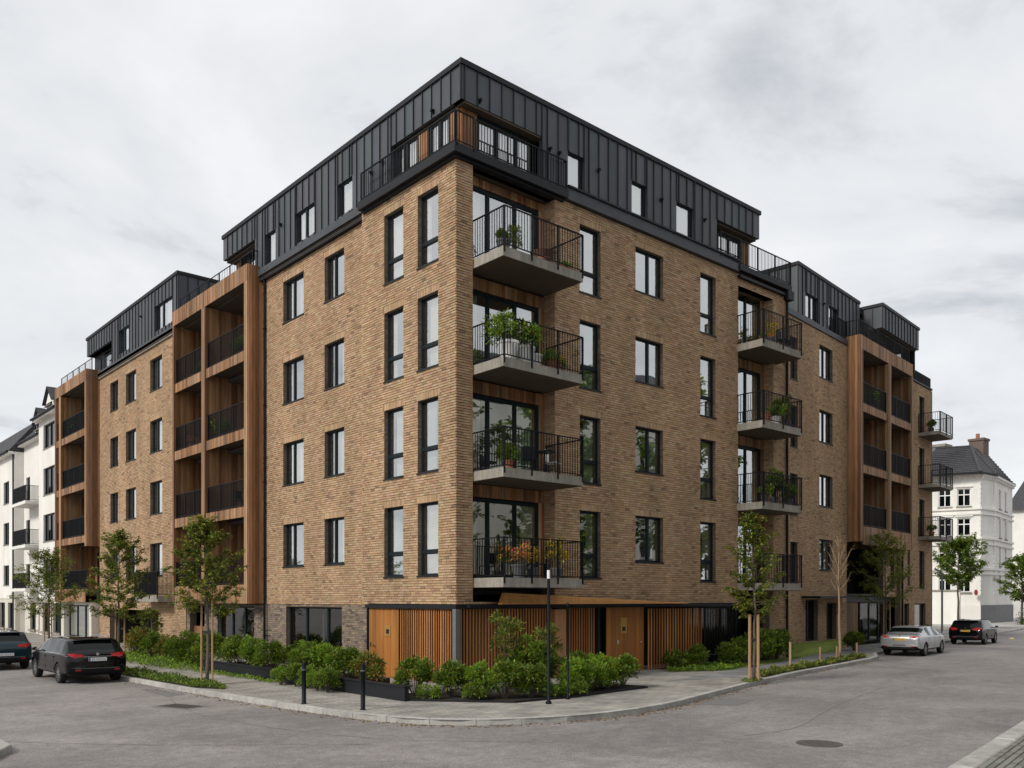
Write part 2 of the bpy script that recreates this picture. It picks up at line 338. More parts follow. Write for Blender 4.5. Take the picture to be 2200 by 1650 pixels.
def wall(fr, u0, u1, z0, z1, openings, n=0.0, thick=0.3, pal=BR, bricks=True, soldier=True, L=0.222, mats=('mortar', 'reveal'), name='brick_wall', parent=None, reveal_bricks=True):
    us = sorted({u0, u1} | {x for o in openings for x in o[:2] if u0 < x < u1}); zs = sorted({z0, z1} | {x for o in openings for x in o[2:4] if z0 < x < z1})
    mb = MB()
    def hole(u, z): return any(o[0] < u < o[1] and o[2] < z < o[3] for o in openings)
    def q(pts, m):
        mb.poly(pts[::-1] if fr.flip else pts, m)
    for i in range(len(us) - 1):
        for j in range(len(zs) - 1):
            a, b, c, d = us[i], us[i + 1], zs[j], zs[j + 1]
            if hole((a + b) / 2, (c + d) / 2): continue
            q([fr.p(b, n, c), fr.p(a, n, c), fr.p(a, n, d), fr.p(b, n, d)], 0)
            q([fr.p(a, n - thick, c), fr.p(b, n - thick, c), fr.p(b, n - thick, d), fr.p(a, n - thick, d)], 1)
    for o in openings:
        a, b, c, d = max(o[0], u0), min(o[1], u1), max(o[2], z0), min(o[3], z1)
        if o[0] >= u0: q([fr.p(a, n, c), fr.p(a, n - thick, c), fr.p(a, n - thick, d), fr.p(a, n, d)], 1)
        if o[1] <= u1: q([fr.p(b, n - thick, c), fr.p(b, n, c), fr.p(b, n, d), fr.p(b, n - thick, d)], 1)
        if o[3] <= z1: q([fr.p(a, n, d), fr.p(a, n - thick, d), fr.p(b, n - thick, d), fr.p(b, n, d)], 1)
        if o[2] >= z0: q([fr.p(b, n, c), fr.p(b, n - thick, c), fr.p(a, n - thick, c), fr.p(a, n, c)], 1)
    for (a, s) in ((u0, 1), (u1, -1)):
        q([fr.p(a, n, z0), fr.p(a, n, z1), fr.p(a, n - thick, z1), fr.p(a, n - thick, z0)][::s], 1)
    q([fr.p(u0, n, z1), fr.p(u1, n, z1), fr.p(u1, n - thick, z1), fr.p(u0, n - thick, z1)], 1)
    q([fr.p(u1, n, z0), fr.p(u0, n, z0), fr.p(u0, n - thick, z0), fr.p(u1, n - thick, z0)], 1)
    w = mb.build(name, list(mats), parent or B)
    if not bricks: return w
    sold = []
    if soldier:
        for o in openings:
            if len(o) > 4 and o[3] + 0.24 < z1: sold.append((o[0] - 0.06, o[1] + 0.06, o[3], z0 + math.ceil((o[3] + 0.17 - z0) / CH) * CH - 0.004))
    k = 0; z = z0
    while z < z1 - 0.02:
        zb = min(z + CH - 0.016, z1)
        cuts = [(o[0], o[1]) for o in list(openings) + sold if o[2] < zb - 0.004 and o[3] > z + 0.004]
        off = (0.0, 0.125, 0.06, 0.185)[k % 4] + U(-0.01, 0.01)
        for a, b in sub((u0, u1), cuts):
            x = a - ((a - u0 + off) % L)
            while x < b:
                p, q_ = max(x, a), min(x + L - 0.006, b)
                if q_ - p > 0.008: piece('brick', fr, p, q_, n - 0.02, n + U(0.008, 0.020), z + U(0, 0.004), zb, pick(pal), 'brick')
                x += L
        if reveal_bricks:
            for o in openings:
                if len(o) > 4 and o[2] < zb and o[3] > zb:
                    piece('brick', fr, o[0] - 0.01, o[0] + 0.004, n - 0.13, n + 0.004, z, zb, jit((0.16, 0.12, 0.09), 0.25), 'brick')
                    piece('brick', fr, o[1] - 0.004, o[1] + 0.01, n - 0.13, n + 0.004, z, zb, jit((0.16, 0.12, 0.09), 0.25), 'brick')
        z += CH; k += 1
    for a, b, c, d in sold:
        x = a
        while x < b - 0.03:
            piece('brick', fr, x, min(x + 0.066, b), n - 0.02, n + U(0.004, 0.012), c + 0.006, d - 0.008, pick(pal[:4]), 'brick'); x += 0.078
    return w

def window(fr, u0, u1, z0, z1, n, kind, sill=True, curtain=None, parent=None, name='window', glass='glass', fw=0.046):
    """kind: list of lights as fractions (a0,a1,b0,b1) of the opening"""
    mb = MB(); d0, d1 = n - 0.07, n
    mb.box(fr, u0, u0 + fw, d0, d1, z0, z1); mb.box(fr, u1 - fw, u1, d0, d1, z0, z1)
    mb.box(fr, u0 + fw, u1 - fw, d0, d1, z1 - fw, z1); mb.box(fr, u0 + fw, u1 - fw, d0, d1, z0, z0 + fw)
    W, H = u1 - u0, z1 - z0; lights = []
    A, B0, C, D = u0 + fw, u1 - fw, z0 + fw, z1 - fw
    if kind == 'single': lights = [(A, B0, C, D)]
    elif kind == 'transom':
        zt = z0 + H * 0.33; mb.box(fr, A, B0, d0, d1 + 0.004, zt - 0.05, zt + 0.05)
        lights = [(A, B0, C, zt - 0.05), (A, B0, zt + 0.05, D)]
    else:
        cuts = kind if isinstance(kind, (list, tuple)) else [0.45]
        xs = [A] + [u0 + W * c for c in cuts] + [B0]
        for c in cuts: mb.box(fr, u0 + W * c - 0.05, u0 + W * c + 0.05, d0, d1 + 0.004, C, D)
        for i in range(len(xs) - 1): lights.append((xs[i] + (0.05 if i else 0), xs[i + 1] - (0.05 if i < len(xs) - 2 else 0), C, D))
    w = mb.build(name, 'frame', parent or B)
    for a, b, c, d in lights:
        g = MB(); x = 0.022                                     # slim sash round each pane
        for box in ((a, a + x, c, d), (b - x, b, c, d), (a + x, b - x, c, c + x), (a + x, b - x, d - x, d)): g.box(fr, box[0], box[1], d0 + 0.015, d1 - 0.012, box[2], box[3])
        g.build('sash', 'frame', w)
        g = MB(); pts = [fr.p(b - x, d0 + 0.03, c + x), fr.p(a + x, d0 + 0.03, c + x), fr.p(a + x, d0 + 0.03, d - x), fr.p(b - x, d0 + 0.03, d - x)]
        g.poly(pts[::-1] if fr.flip else pts); g.build('pane', glass, w)
    if sill:
        MB().box(fr, u0 - 0.03, u1 + 0.03, n - 0.05, n + 0.17, z0 - 0.045, z0 + 0.004).build('sill', 'sill_metal', w)
    if curtain:
        for (f0, f1, mt) in curtain:
            g = MB(); k = max(4, int((f1 - f0) * W / 0.05)); b = len(g.v)
            for i in range(k + 1):
                u = u0 + W * (f0 + (f1 - f0) * i / k); nn = n - 0.2 + (0.025 if i % 2 else -0.025) + U(-0.008, 0.008)
                g.v += [fr.p(u, nn, z0 + 0.02), fr.p(u, nn, z1 - 0.03)]
            for i in range(k): g.face([b + 2 * i, b + 2 * i + 2, b + 2 * i + 3, b + 2 * i + 1])
            g.build('curtain', mt, w)
    return w

def railing(fr, path, z0, z1, pitch=0.11, parent=None, name='railing', r=0.008, posts=True, foot=0.0, top=0.02):
    mb = MB()
    for (ua, na), (ub, nb) in zip(path[:-1], path[1:]):
        L = math.hypot(ub - ua, nb - na)
        mb.bar(fr.p(ua, na, z1), fr.p(ub, nb, z1), top, 0.016); mb.bar(fr.p(ua, na, z0 + 0.06), fr.p(ub, nb, z0 + 0.06), 0.014)
        k = max(1, int(L / pitch))
        for i in range(1, k):
            t = i / k; mb.bar(fr.p(ua + (ub - ua) * t, na + (nb - na) * t, z0 + 0.06), fr.p(ua + (ub - ua) * t, na + (nb - na) * t, z1), r)
        if posts:
            kk = max(1, int(round(L / 1.15)))
            for i in range(kk + 1):
                t = i / kk
                if 0.02 < t < 0.98 or kk < 3: t = min(max(t, 0.015), 0.985)
                mb.bar(fr.p(ua + (ub - ua) * t, na + (nb - na) * t, z0 - foot), fr.p(ua + (ub - ua) * t, na + (nb - na) * t, z1), 0.02)
    return mb.build(name, 'railing_metal', parent or B)

def planks(fr, u0, u1, n0, n1, z0, z1, w=0.14, mt='cedar', axis='u', pal=None, kind='plank', gap=0.008):
    pal = pal or [(0.30, 0.150, 0.066), (0.235, 0.112, 0.047), (0.345, 0.182, 0.086), (0.185, 0.092, 0.043), (0.27, 0.178, 0.112), (0.37, 0.21, 0.115)]
    a, b = (u0, u1) if axis == 'u' else (n0, n1)
    k = max(1, int(round((b - a) / w))); w = (b - a) / k
    for i in range(k):
        x0, x1 = a + i * w + gap / 2, a + (i + 1) * w - gap / 2; c = jit(random.choice(pal), 0.15); e = U(-0.003, 0.003)
        if axis == 'u': piece(kind, fr, x0, x1, n0, n1 + e, z0, z1, c, mt)
        else: piece(kind, fr, u0, u1 + e, x0, x1, z0, z1, c, mt)

SEAMS = []
def zinc(fr, u0, u1, z0, z1, openings, n, pitch=0.47, thick=0.12):
    """standing-seam cladding, one panel per bay between seams"""
    k = max(1, int(round((u1 - u0) / pitch))); pitch = (u1 - u0) / k
    for i in range(k):
        a, b = u0 + i * pitch, u0 + (i + 1) * pitch
        xs = sorted({a, b} | {x for o in openings for x in o[:2] if a + 0.02 < x < b - 0.02})
        for p, q in zip(xs[:-1], xs[1:]):
            for c, d in sub((z0, z1), [(o[2], o[3]) for o in openings if o[0] < (p + q) / 2 < o[1]]):
                piece('panel', fr, p, q, n - thick, n + U(-0.003, 0.003), c, d, jit((0.070, 0.076, 0.086), 0.14), 'zinc')
                SEAMS.append((fr, p - 0.012, p + 0.012, n - 0.02, n + 0.04, c, d))
def roof_trim(fr, u0, u1, n, z, parent): MB().box(fr, u0, u1, n - 0.15, n + 0.055, z - 0.15, z).build('roof_trim', 'dark_trim', parent)

rows = [5.44 + P * k for k in range(4)]
cur = lambda *a: [tuple(x) for x in a]
S = 'curtain'; G = 'curtain_green'
# --- left facade, corner bay
op = []
for k, h in enumerate(rows):
    for (a, b) in ((0.84, 1.87), (2.63, 3.69)): op.append((a, b, 3.28 + P * k, h, 1))
wall(FL, 0.0, 5.0, 2.44, 15.14, op)
for i, o in enumerate(op):
    window(FL, o[0], o[1], o[2], o[3], -0.13, 'transom', curtain=cur(*[((0.02, 0.97, S),), ((0.02, 0.45, S), (0.8, 0.98, S)), ((0.03, 0.8, S),), ((0.55, 0.98, G),)][(i * 7 + i // 2) % 4]))
# --- left facade, main wall
op = []
for k, h in enumerate(rows):
    for (a, b) in ((6.55, 7.89), (9.42, 11.03)): op.append((a, b, 3.80 + 3.08 * k, h - 0.04, 1))
wall(FL, 5.0, 12.75, 2.40, 15.16, op, n=-0.25)
for i, o in enumerate(op): window(FL, o[0], o[1], o[2], o[3], -0.38, [0.62], curtain=cur(*[((0.03, 0.5, S),), ((0.03, 0.97, S),), ((0.06, 0.36, S), (0.8, 0.97, S))][(i * 5 + i // 3) % 3]))
wall(FL, 4.72, 12.75, 0.10, 2.385, [(6.75, 10.85, 0.35, 2.30)], n=-0.28, pal=BRG, soldier=False)
window(FL, 6.75, 10.85, 0.35, 2.30, -0.42, [0.30, 0.68], sill=False, glass='clear_glass')
# --- right facade
op = [(0.59, 3.9, 2.50, 15.10)]
win = []
for k, h in enumerate(rows):
    win += [((5.0, 5.98, 3.27 + P * k, h, 1), 'transom', cur((0.55, 0.97, G))), ((7.72, 9.2, 3.87 + 3.09 * k, h, 1), [0.55], cur((0.6, 0.97, G))), ((11.35, 12.3, 3.24 + P * k, h, 1), 'transom', cur((0.6, 0.97, S)))]
op += [w[0] for w in win]
op += [(13.74, 16.2, 2.5, 14.72)]
wall(FRr, 0.0, 17.2, 2.44, 15.18, op)
for i, (o, kd, c) in enumerate(win): window(FRr, o[0], o[1], o[2], o[3], -0.13, kd, curtain=c if i % 4 else cur((0.03, 0.22, S), (0.66, 0.97, G)))
# recesses behind the balconies (walls set back, brick reveals, timber lintels, balcony doors)
def recess(u0, u1, depth, ztop, floors, cuts, wood_right=0.0):
    for s in (0, 1):                                           # side reveals in brick
        uu = u0 if s == 0 else u1
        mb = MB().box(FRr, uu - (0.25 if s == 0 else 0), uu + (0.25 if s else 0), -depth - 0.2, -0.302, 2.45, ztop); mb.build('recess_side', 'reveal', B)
        z = 2.46
        while z < ztop - 0.05:
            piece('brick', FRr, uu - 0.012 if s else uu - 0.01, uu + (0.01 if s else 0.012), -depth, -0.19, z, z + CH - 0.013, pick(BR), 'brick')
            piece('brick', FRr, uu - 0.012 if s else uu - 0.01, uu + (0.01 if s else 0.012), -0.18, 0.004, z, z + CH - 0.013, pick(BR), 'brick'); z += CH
    for k in range(floors):
        zf = 3.19 + P * k; head = zf + 2.40; zt = min(zf + P - 0.27, ztop - 0.02)
        planks(FRr, u0 + 0.01, u1 - 0.01, -depth - 0.04, -depth + 0.03, head + 0.03, zt, 0.125)
        planks(FRr, u0 + 0.01, u0 + 0.2, -depth - 0.04, -depth + 0.03, zf, head + 0.025, 0.09)
        planks(FRr, u1 - 0.25, u1 - 0.01, -depth - 0.04, -depth + 0.03, zf, head + 0.025, 0.12)
        window(FRr, u0 + 0.2, u1 - 0.25, zf + 0.02, head, -depth, cuts, sill=False, name='balcony_door', curtain=cur((0.02, 0.22, S), (0.72, 0.96, G)) if k % 2 else cur((0.02, 0.18, G), (0.8, 0.97, S)), fw=0.09)
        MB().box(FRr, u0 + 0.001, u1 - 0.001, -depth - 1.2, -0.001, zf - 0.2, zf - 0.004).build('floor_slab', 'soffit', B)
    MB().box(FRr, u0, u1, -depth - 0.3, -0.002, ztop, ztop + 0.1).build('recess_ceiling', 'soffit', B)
recess(0.59, 3.9, 0.5, 15.10, 4, [0.28, 0.66])
recess(13.74, 16.2, 0.45, 14.72, 4, [0.5])
def balcony(fr, u0, u1, n0, n1, zt, th=0.27, pitch=0.105, left=True, right=True, parent=None):
    o = MB().box(fr, u0, u1, n0, n1, zt - th, zt).build('balcony', 'concrete', parent or B)
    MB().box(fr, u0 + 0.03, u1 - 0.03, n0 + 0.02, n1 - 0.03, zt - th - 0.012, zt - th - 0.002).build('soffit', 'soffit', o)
    a, b = u0 + 0.03, u1 - 0.03
    path = ([(a, n0 + 0.02)] if left else []) + [(a, n1 + 0.015), (b, n1 + 0.015)] + ([(b, n0 + 0.02)] if right else [])
    railing(fr, path, zt, zt + 1.12, pitch, o, foot=0.16)
    return o
for k in range(4):
    balcony(FRr, 0.63, 3.8, -0.30, 1.32, 3.19 + P * k)
    balcony(FRr, 13.66, 16.45, -0.30, 1.15, 3.19 + P * k)
# --- right facade, section two (turned a few degrees, set back)
op = []
for k, h in enumerate(rows):
    op += [(5.9, 7.45, 3.95 + 3.05 * k, h - 0.02, 1), (2.75, 3.5, 3.9 + 3.05 * k - 0.6, h - 0.3, 1)]
op += [(4.35, 5.74, 0.62, 2.55), (6.71, 7.94, 0.62, 2.40)]
wall(F2, 1.6, 9.2, 0.1, 15.25, op)
for o in op[:8]: window(F2, o[0], o[1], o[2], o[3], -0.13, [0.5] if o[0] > 5 else 'single', curtain=cur((0.5, 0.97, S)) if o[0] > 5 else cur((0.1, 0.9, G)))
for o in op[8:]: window(F2, o[0], o[1], o[2], o[3], -0.2, [0.5], sill=False, name='entrance_door', glass='clear_glass')
MB().box(F2, 3.9, 8.6, 0.0, 0.9, 2.62, 2.72).build('door_canopy', 'dark_trim', B)
op = []
for k, h in enumerate(rows):
    op += [(20.25, 21.2, 3.2 + P * k, h, 1), (18.2, 18.6, 3.4 + P * k, h, 1)]
op += [(17.6, 18.5, 0.3, 2.3), (19.4, 21.4, 0.3, 2.3)]
wall(F2, 17.0, 22.45, 0.1, 15.3, op)
for o in op: window(F2, o[0], o[1], o[2], o[3], -0.13, 'single', sill=o[2] > 3, curtain=cur((0.0, 0.45, S)))
for k in (1, 2, 3): balcony(F2, 20.05, 22.55, 0, 1.2, 3.19 + P * k, th=0.2, pitch=0.13)
# end wall of section two, back walls
MB().box(F2, 22.46, 22.7, -9.0, 0.0, 0.1, 15.3).build('end_wall', 'reveal', B)
# --- left facade, section two
op = []
for k, h in enumerate(rows):
    for (a, b) in ((23.73, 25.4), (27.5, 29.1), (30.35, 31.7)): op.append((a, b, 3.72 + 3.08 * k, h - 0.1, 1))
op += [(24.3, 31.8, 0.1, 2.02)]
wall(FL, 20.7, 33.6, 0.1, 15.12, op, n=-0.25, L=0.27)
for i, o in enumerate(op[:-1]): window(FL, o[0], o[1], o[2], o[3], -0.38, [0.6], curtain=cur((0.03, 0.9, S)) if i % 2 == 0 else cur((0.5, 0.97, S)))
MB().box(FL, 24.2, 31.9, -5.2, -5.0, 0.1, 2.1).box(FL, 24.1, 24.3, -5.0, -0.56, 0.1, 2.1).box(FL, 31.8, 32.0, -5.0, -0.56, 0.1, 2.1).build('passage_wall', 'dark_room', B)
balc = balcony(FL, 22.1, 25.3, -0.25, 0.55, 2.74, th=0.3, pitch=0.06)
# under tower one: glazing between brick piers and a timber gate
wall(FL, 12.76, 20.69, 0.1, 2.36, [(13.6, 17.2, 0.75, 2.28), (18.6, 20.3, 0.1, 2.28)], n=-0.28, pal=BRG, soldier=False)
window(FL, 13.6, 17.2, 0.75, 2.28, -0.42, [0.33, 0.66], sill=False, glass='clear_glass')
planks(FL, 18.62, 20.28, -0.5, -0.46, 0.12, 1.35, 0.14, 'larch', pal=[(0.24, 0.12, 0.05), (0.2, 0.1, 0.045)])
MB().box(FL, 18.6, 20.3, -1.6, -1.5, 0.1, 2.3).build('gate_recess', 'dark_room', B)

# --- timber loggia towers
def tower(fr, u0, u1, n, floors, ztop, zbot, mid, depth, side_bot, nwall, right_end=True, tname='loggia_tower'):
    base = floors[0]
    # frame: outer posts, middle post, top fascia, slab fascias, all faced with boards
    t = MB(); pw = 0.3
    t.box(fr, u0 + 0.03, u1 - 0.03, n - 0.45, n - 0.03, 15.05, ztop - 0.02)
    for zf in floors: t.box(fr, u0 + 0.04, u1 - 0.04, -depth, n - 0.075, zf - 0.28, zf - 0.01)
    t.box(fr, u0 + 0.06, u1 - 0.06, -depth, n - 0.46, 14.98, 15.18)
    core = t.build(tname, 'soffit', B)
    planks(fr, u0, u1, n - 0.03, n, 15.02, ztop, 0.145)
    for i, zf in enumerate(floors):
        for a, b in ((u0 + pw, mid - 0.22), (mid + 0.22, u1 - 0.18)):
            planks(fr, a, b, n - 0.07, n - 0.035, zf - (0.42 if i else zf - zbot), zf - 0.02, 0.145)
    def post(a, b, zb):
        planks(fr, a, b, n - 0.03, n, zb, 15.015, 0.15)
        for uu in (a, b): pass
        planks(fr, a + 0.005, a + 0.035, -depth, n - 0.034, zb, ztop if a == u0 else 15.0, 0.14, axis='n')
        planks(fr, b - 0.035, b - 0.005, -depth, n - 0.034, zb, 15.0, 0.14, axis='n')
    post(u0, u0 + pw, side_bot); post(mid - 0.22, mid + 0.22, zbot); post(u1 - 0.18, u1, zbot)
    # back wall of the loggias with dark glazed doors
    for i, zf in enumerate(floors):
        zt = (floors[i + 1] - 0.29) if i + 1 < len(floors) else 14.97
        for a, b in ((u0 + pw, mid - 0.22), (mid + 0.22, u1 - 0.18)):
            w = b - a; c0, c = a + w * 0.28, a + w * 0.88
            window(fr, c0, c, zf + 0.02, zf + 2.25, -depth + 0.12, [0.5], sill=False, name='loggia_door', curtain=cur((0.05, 0.3, S)) if R() < 0.6 else None, fw=0.07)
            planks(fr, c, b, -depth + 0.02, -depth + 0.09, zf, zt, 0.14)
            planks(fr, c0, c, -depth + 0.02, -depth + 0.09, zf + 2.27, zt, 0.14); planks(fr, a, c0, -depth + 0.02, -depth + 0.09, zf, zt, 0.14)
            railing(fr, [(a + 0.02, n - 0.12), (b - 0.02, n - 0.12)], zf, zf + 1.08, 0.085, core, foot=0.18, r=0.009)
    MB().box(fr, u0 + 0.05, u1 - 0.05, -depth - 2.6, -depth - 2.5, zbot, 15).build('inner_wall', 'interior', B)
    return core
FLR = [12.38 - P * 3, 12.38 - P * 2, 12.38 - P, 12.38]
tower(FL, 12.78, 20.65, 0.40, FLR, 15.68, 2.40, 17.1, 1.6, 2.40, 0)
tower(FL, 33.75, 40.35, 0.45, FLR, 15.68, 2.40, 39.2, 1.6, 5.6, 0)
tower(F2, 9.27, 16.95, 0.70, FLR[1:], 15.70, 5.3, 13.3, 1.6, 5.45, 0)
# side panels where the towers meet the wall, entrance void below the right tower
planks(FL, 12.745, 12.78, -0.24, 0.37, 2.40, 15.66, 0.15, axis='n')
planks(FL, 33.70, 33.74, -0.6, 0.43, 5.6, 15.68, 0.15, axis='n')
planks(F2, 9.20, 9.26, -0.02, 0.69, 5.45, 15.70, 0.14, axis='n')
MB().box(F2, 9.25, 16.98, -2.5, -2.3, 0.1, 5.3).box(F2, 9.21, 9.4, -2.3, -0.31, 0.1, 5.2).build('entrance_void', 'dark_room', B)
planks(F2, 9.5, 11.9, -0.5, -0.45, 0.35, 2.4, 0.14, 'larch', pal=[(0.20, 0.11, 0.05), (0.17, 0.09, 0.04)])
window(F2, 12.3, 16.8, 0.3, 2.4, -0.5, [0.3, 0.6], sill=False, glass='clear_glass', name='entrance_glazing')
MB().box(F2, 9.3, 16.98, -2.3, -0.4, 2.42, 2.7).build('entrance_beam', 'dark_trim', B)
wall(F2, 14.9, 17.0, 2.7, 5.25, [(16.0, 16.6, 3.2, 5.0, 1)], n=-0.2, soldier=False)
# ground floor of the far left tower: light columns and a curtained shop window
window(FL, 34.6, 39.6, 0.3, 2.2, -0.2, [0.33, 0.66], sill=False, name='shop_window', curtain=cur((0.03, 0.97, G)))
MB().box(FL, 34.0, 34.5, -0.6, 0.1, 0.1, 2.38).box(FL, 39.7, 40.3, -0.6, 0.1, 0.1, 2.38).box(FL, 34.5, 39.7, -0.6, 0.05, 2.22, 2.38).build('shop_surround', 'cream_plaster', B)
wall(FL, 31.85, 34.0, 0.1, 2.38, [], n=-0.3, pal=BRG, soldier=False)

# --- attic: zinc cladding, terraces, trims
oL = [(-0.2, 3.45, 15.0, 16.80), (5.79, 6.72, 15.62, 16.74), (8.35, 9.78, 15.62, 16.74), (11.38, 12.25, 15.45, 16.74), (13.16, 16.4, 15.0, 16.88)]
zinc(FL, -0.10, 16.2, 15.42, 17.78, oL, -0.10)
for o in oL[1:4]: window(FL, o[0], o[1], max(o[2], 15.5), o[3], -0.16, [0.5] if o[1] - o[0] > 1.2 else 'single', curtain=cur((0.4, 0.97, S)), sill=False)
oR = [(0.0, 3.24, 15.0, 16.80), (4.37, 5.10, 15.62, 16.75), (7.42, 8.2, 15.62, 16.78), (9.83, 10.82, 15.62, 16.78), (12.24, 15.2, 15.0, 16.83)]
zinc(FRr, 0.225, 15.06, 15.42, 17.78, oR, 0.10)
MB().box(FRr, 0.10, 0.224, -0.30, 0.105, 16.80, 17.78).build('corner_flashing', 'zinc_flashing', B)
for o in oR[1:4]: window(FRr, o[0], o[1], o[2], o[3], 0.03, 'single', curtain=cur((0.03, 0.95, S)), sill=False)
roof_trim(FL, -0.155, 16.26, -0.10, 17.93, B); roof_trim(FRr, 0.251, 15.12, 0.10, 17.932, B)
att = MB()
att.box(W0, 0.30, 15.0, 0.05, 9.9, 17.55, 17.74); att.box(W0, 0.30, 9.9, 9.9, 16.1, 17.55, 17.74)
att.build('flat_roof', 'dark_trim', B)
MB().box(W0, 14.9, 15.06, 0.05, 9.9, 16.83, 17.55).box(W0, 0.25, 9.9, 16.1, 16.2, 16.88, 17.55).build('hood_end', 'zinc_flashing', B)
for b6 in ((0.24, 3.3, -0.08, 3.5, 16.74, 16.79), (12.2, 15.0, 0.02, 1.6, 16.76, 16.82), (0.24, 1.6, 13.1, 16.15, 16.80, 16.86)): MB().box(W0, *b6).build('hood_soffit', 'soffit', B)
# recessed attic walls at the corner
AP = [(0.36, 0.175, 0.075), (0.31, 0.145, 0.06), (0.40, 0.21, 0.10)]
planks(FL, 0.24, 0.62, -0.31, -0.25, 15.4, 16.74, 0.11, pal=AP); planks(FL, 1.62, 2.2, -0.31, -0.25, 15.4, 16.74, 0.11, pal=AP)
window(FL, 0.64, 1.60, 15.45, 16.72, -0.25, [0.5], sill=False, curtain=cur((0.05, 0.95, S))); window(FL, 2.22, 3.43, 15.45, 16.72, -0.25, [0.5], sill=False, curtain=cur((0.05, 0.95, S)))
planks(FRr, 0.32, 0.92, -0.24, -0.18, 15.4, 16.74, 0.11, pal=AP)
window(FRr, 0.94, 3.22, 15.45, 16.72, -0.18, [0.32, 0.66], sill=False, curtain=cur((0.02, 0.98, S)))
# recess at the right end and left end
window(FRr, 12.26, 14.3, 15.45, 16.74, -0.3, [0.3, 0.65], sill=False, curtain=cur((0.35, 0.97, S)))
planks(FRr, 14.32, 14.95, -0.36, -0.3, 15.4, 16.74, 0.12); planks(FRr, 14.90, 14.96, -1.6, -0.37, 15.4, 16.74, 0.14, axis='n')
window(FL, 13.18, 15.4, 15.45, 16.78, -0.55, [0.33, 0.66], sill=False, curtain=cur((0.1, 0.9, S)))
planks(FL, 15.42, 15.95, -0.62, -0.56, 15.4, 16.8, 0.12)
# skirts and gutters
MB().box(FL, 5.02, 12.76, -0.30, -0.02, 15.24, 15.50).build('roof_skirt', 'zinc_flashing', B)
MB().box(FL, 5.02, 12.76, -0.26, -0.13, 15.165, 15.235).build('cornice', 'concrete', B)
MB().box(FL, 5.02, 12.76, -0.24, -0.09, 15.06, 15.14).build('gutter', 'dark_trim', B)
MB().box(FRr, 4.3, 13.6, -0.2, 0.16, 15.19, 15.56).build('roof_skirt', 'zinc_flashing', B)
MB().box(FRr, 4.3, 13.6, -0.02, 0.22, 15.56, 15.62).build('gutter', 'dark_trim', B)
# corner terrace slab, fascia and railing
ter = MB().box(W0, -0.25, 4.26, -0.25, 0.1, 15.16, 15.42).box(W0, -0.25, 0.1, 0.1, 4.9, 15.16, 15.42).box(W0, -0.12, 4.2, -0.12, 0.09, 15.085, 15.155).box(W0, -0.12, 0.09, 0.1, 4.85, 15.085, 15.155).build('terrace', 'dark_trim', B)
railing(FL, [(4.75, 0.2), (-0.2, 0.2)], 15.42, 16.32, 0.11, ter, foot=0.1, posts=True)
railing(FRr, [(-0.17, 0.23), (0.45, 0.23)], 15.42, 16.32, 0.11, ter, foot=0.1)
railing(FRr, [(0.55, 0.2), (4.2, 0.2), (4.2, -0.1)], 15.42, 16.32, 0.11, ter, foot=0.1)
MB().box(W0, 0.1, 14.9, -0.02, 9.9, 15.20, 15.40).box(W0, 0.1, 9.9, 9.9, 40.2, 15.20, 15.40).box(W0, 14.9, 17.2, 0.02, 9.9, 15.2, 15.4).build('terrace_deck', 'soffit', B)
# right end terrace, awning, railing
t2 = MB().box(FRr, 13.6, 17.25, -0.2, 0.22, 15.24, 15.46).build('terrace', 'dark_trim', B)
railing(FRr, [(12.4, 0.15), (13.65, 0.19), (17.2, 0.19), (17.2, -1.8)], 15.46, 16.40, 0.10, t2)
railing(FRr, [(15.2, -2.6), (17.1, -2.6), (17.1, -4.5)], 15.46, 17.2, 0.16, t2, r=0.006, top=0.01, posts=False)
MB().box(FRr, 13.7, 16.9, 0.0, 0.16, 15.0, 15.1).build('awning_box', 'dark_trim', B)
MB().box(FRr, 16.95, 17.35, 0.0, 0.26, 14.86, 15.22).build('rain_hopper', 'dark_trim', B)
# railings over the towers
railing(FL, [(12.9, 0.1), (20.5, 0.1)], 15.6, 16.3, 0.24, B, name='roof_railing', r=0.005, top=0.014); railing(FL, [(12.9, 0.1), (12.9, -0.4)], 15.6, 16.3, 0.24, B, name='roof_railing', r=0.005, top=0.014)
railing(FL, [(33.9, 0.1), (40.2, 0.1)], 15.6, 16.35, 0.24, B, name='roof_railing', r=0.006, top=0.014); railing(FL, [(33.9, 0.1), (33.9, -0.4), (31.9, -0.4)], 15.6, 16.4, 0.16, B, name='roof_railing', r=0.006, top=0.014)
railing(F2, [(9.4, -0.2), (9.4, 0.55), (16.8, 0.55)], 15.7, 16.5, 0.10, B, name='roof_railing'); railing(F2, [(8.0, -0.05), (9.4, -0.05)], 15.5, 16.45, 0.11, B, name='roof_railing')
railing(F2, [(17.2, 0.0), (22.3, 0.0)], 15.3, 16.0, 0.06, B, name='roof_railing')
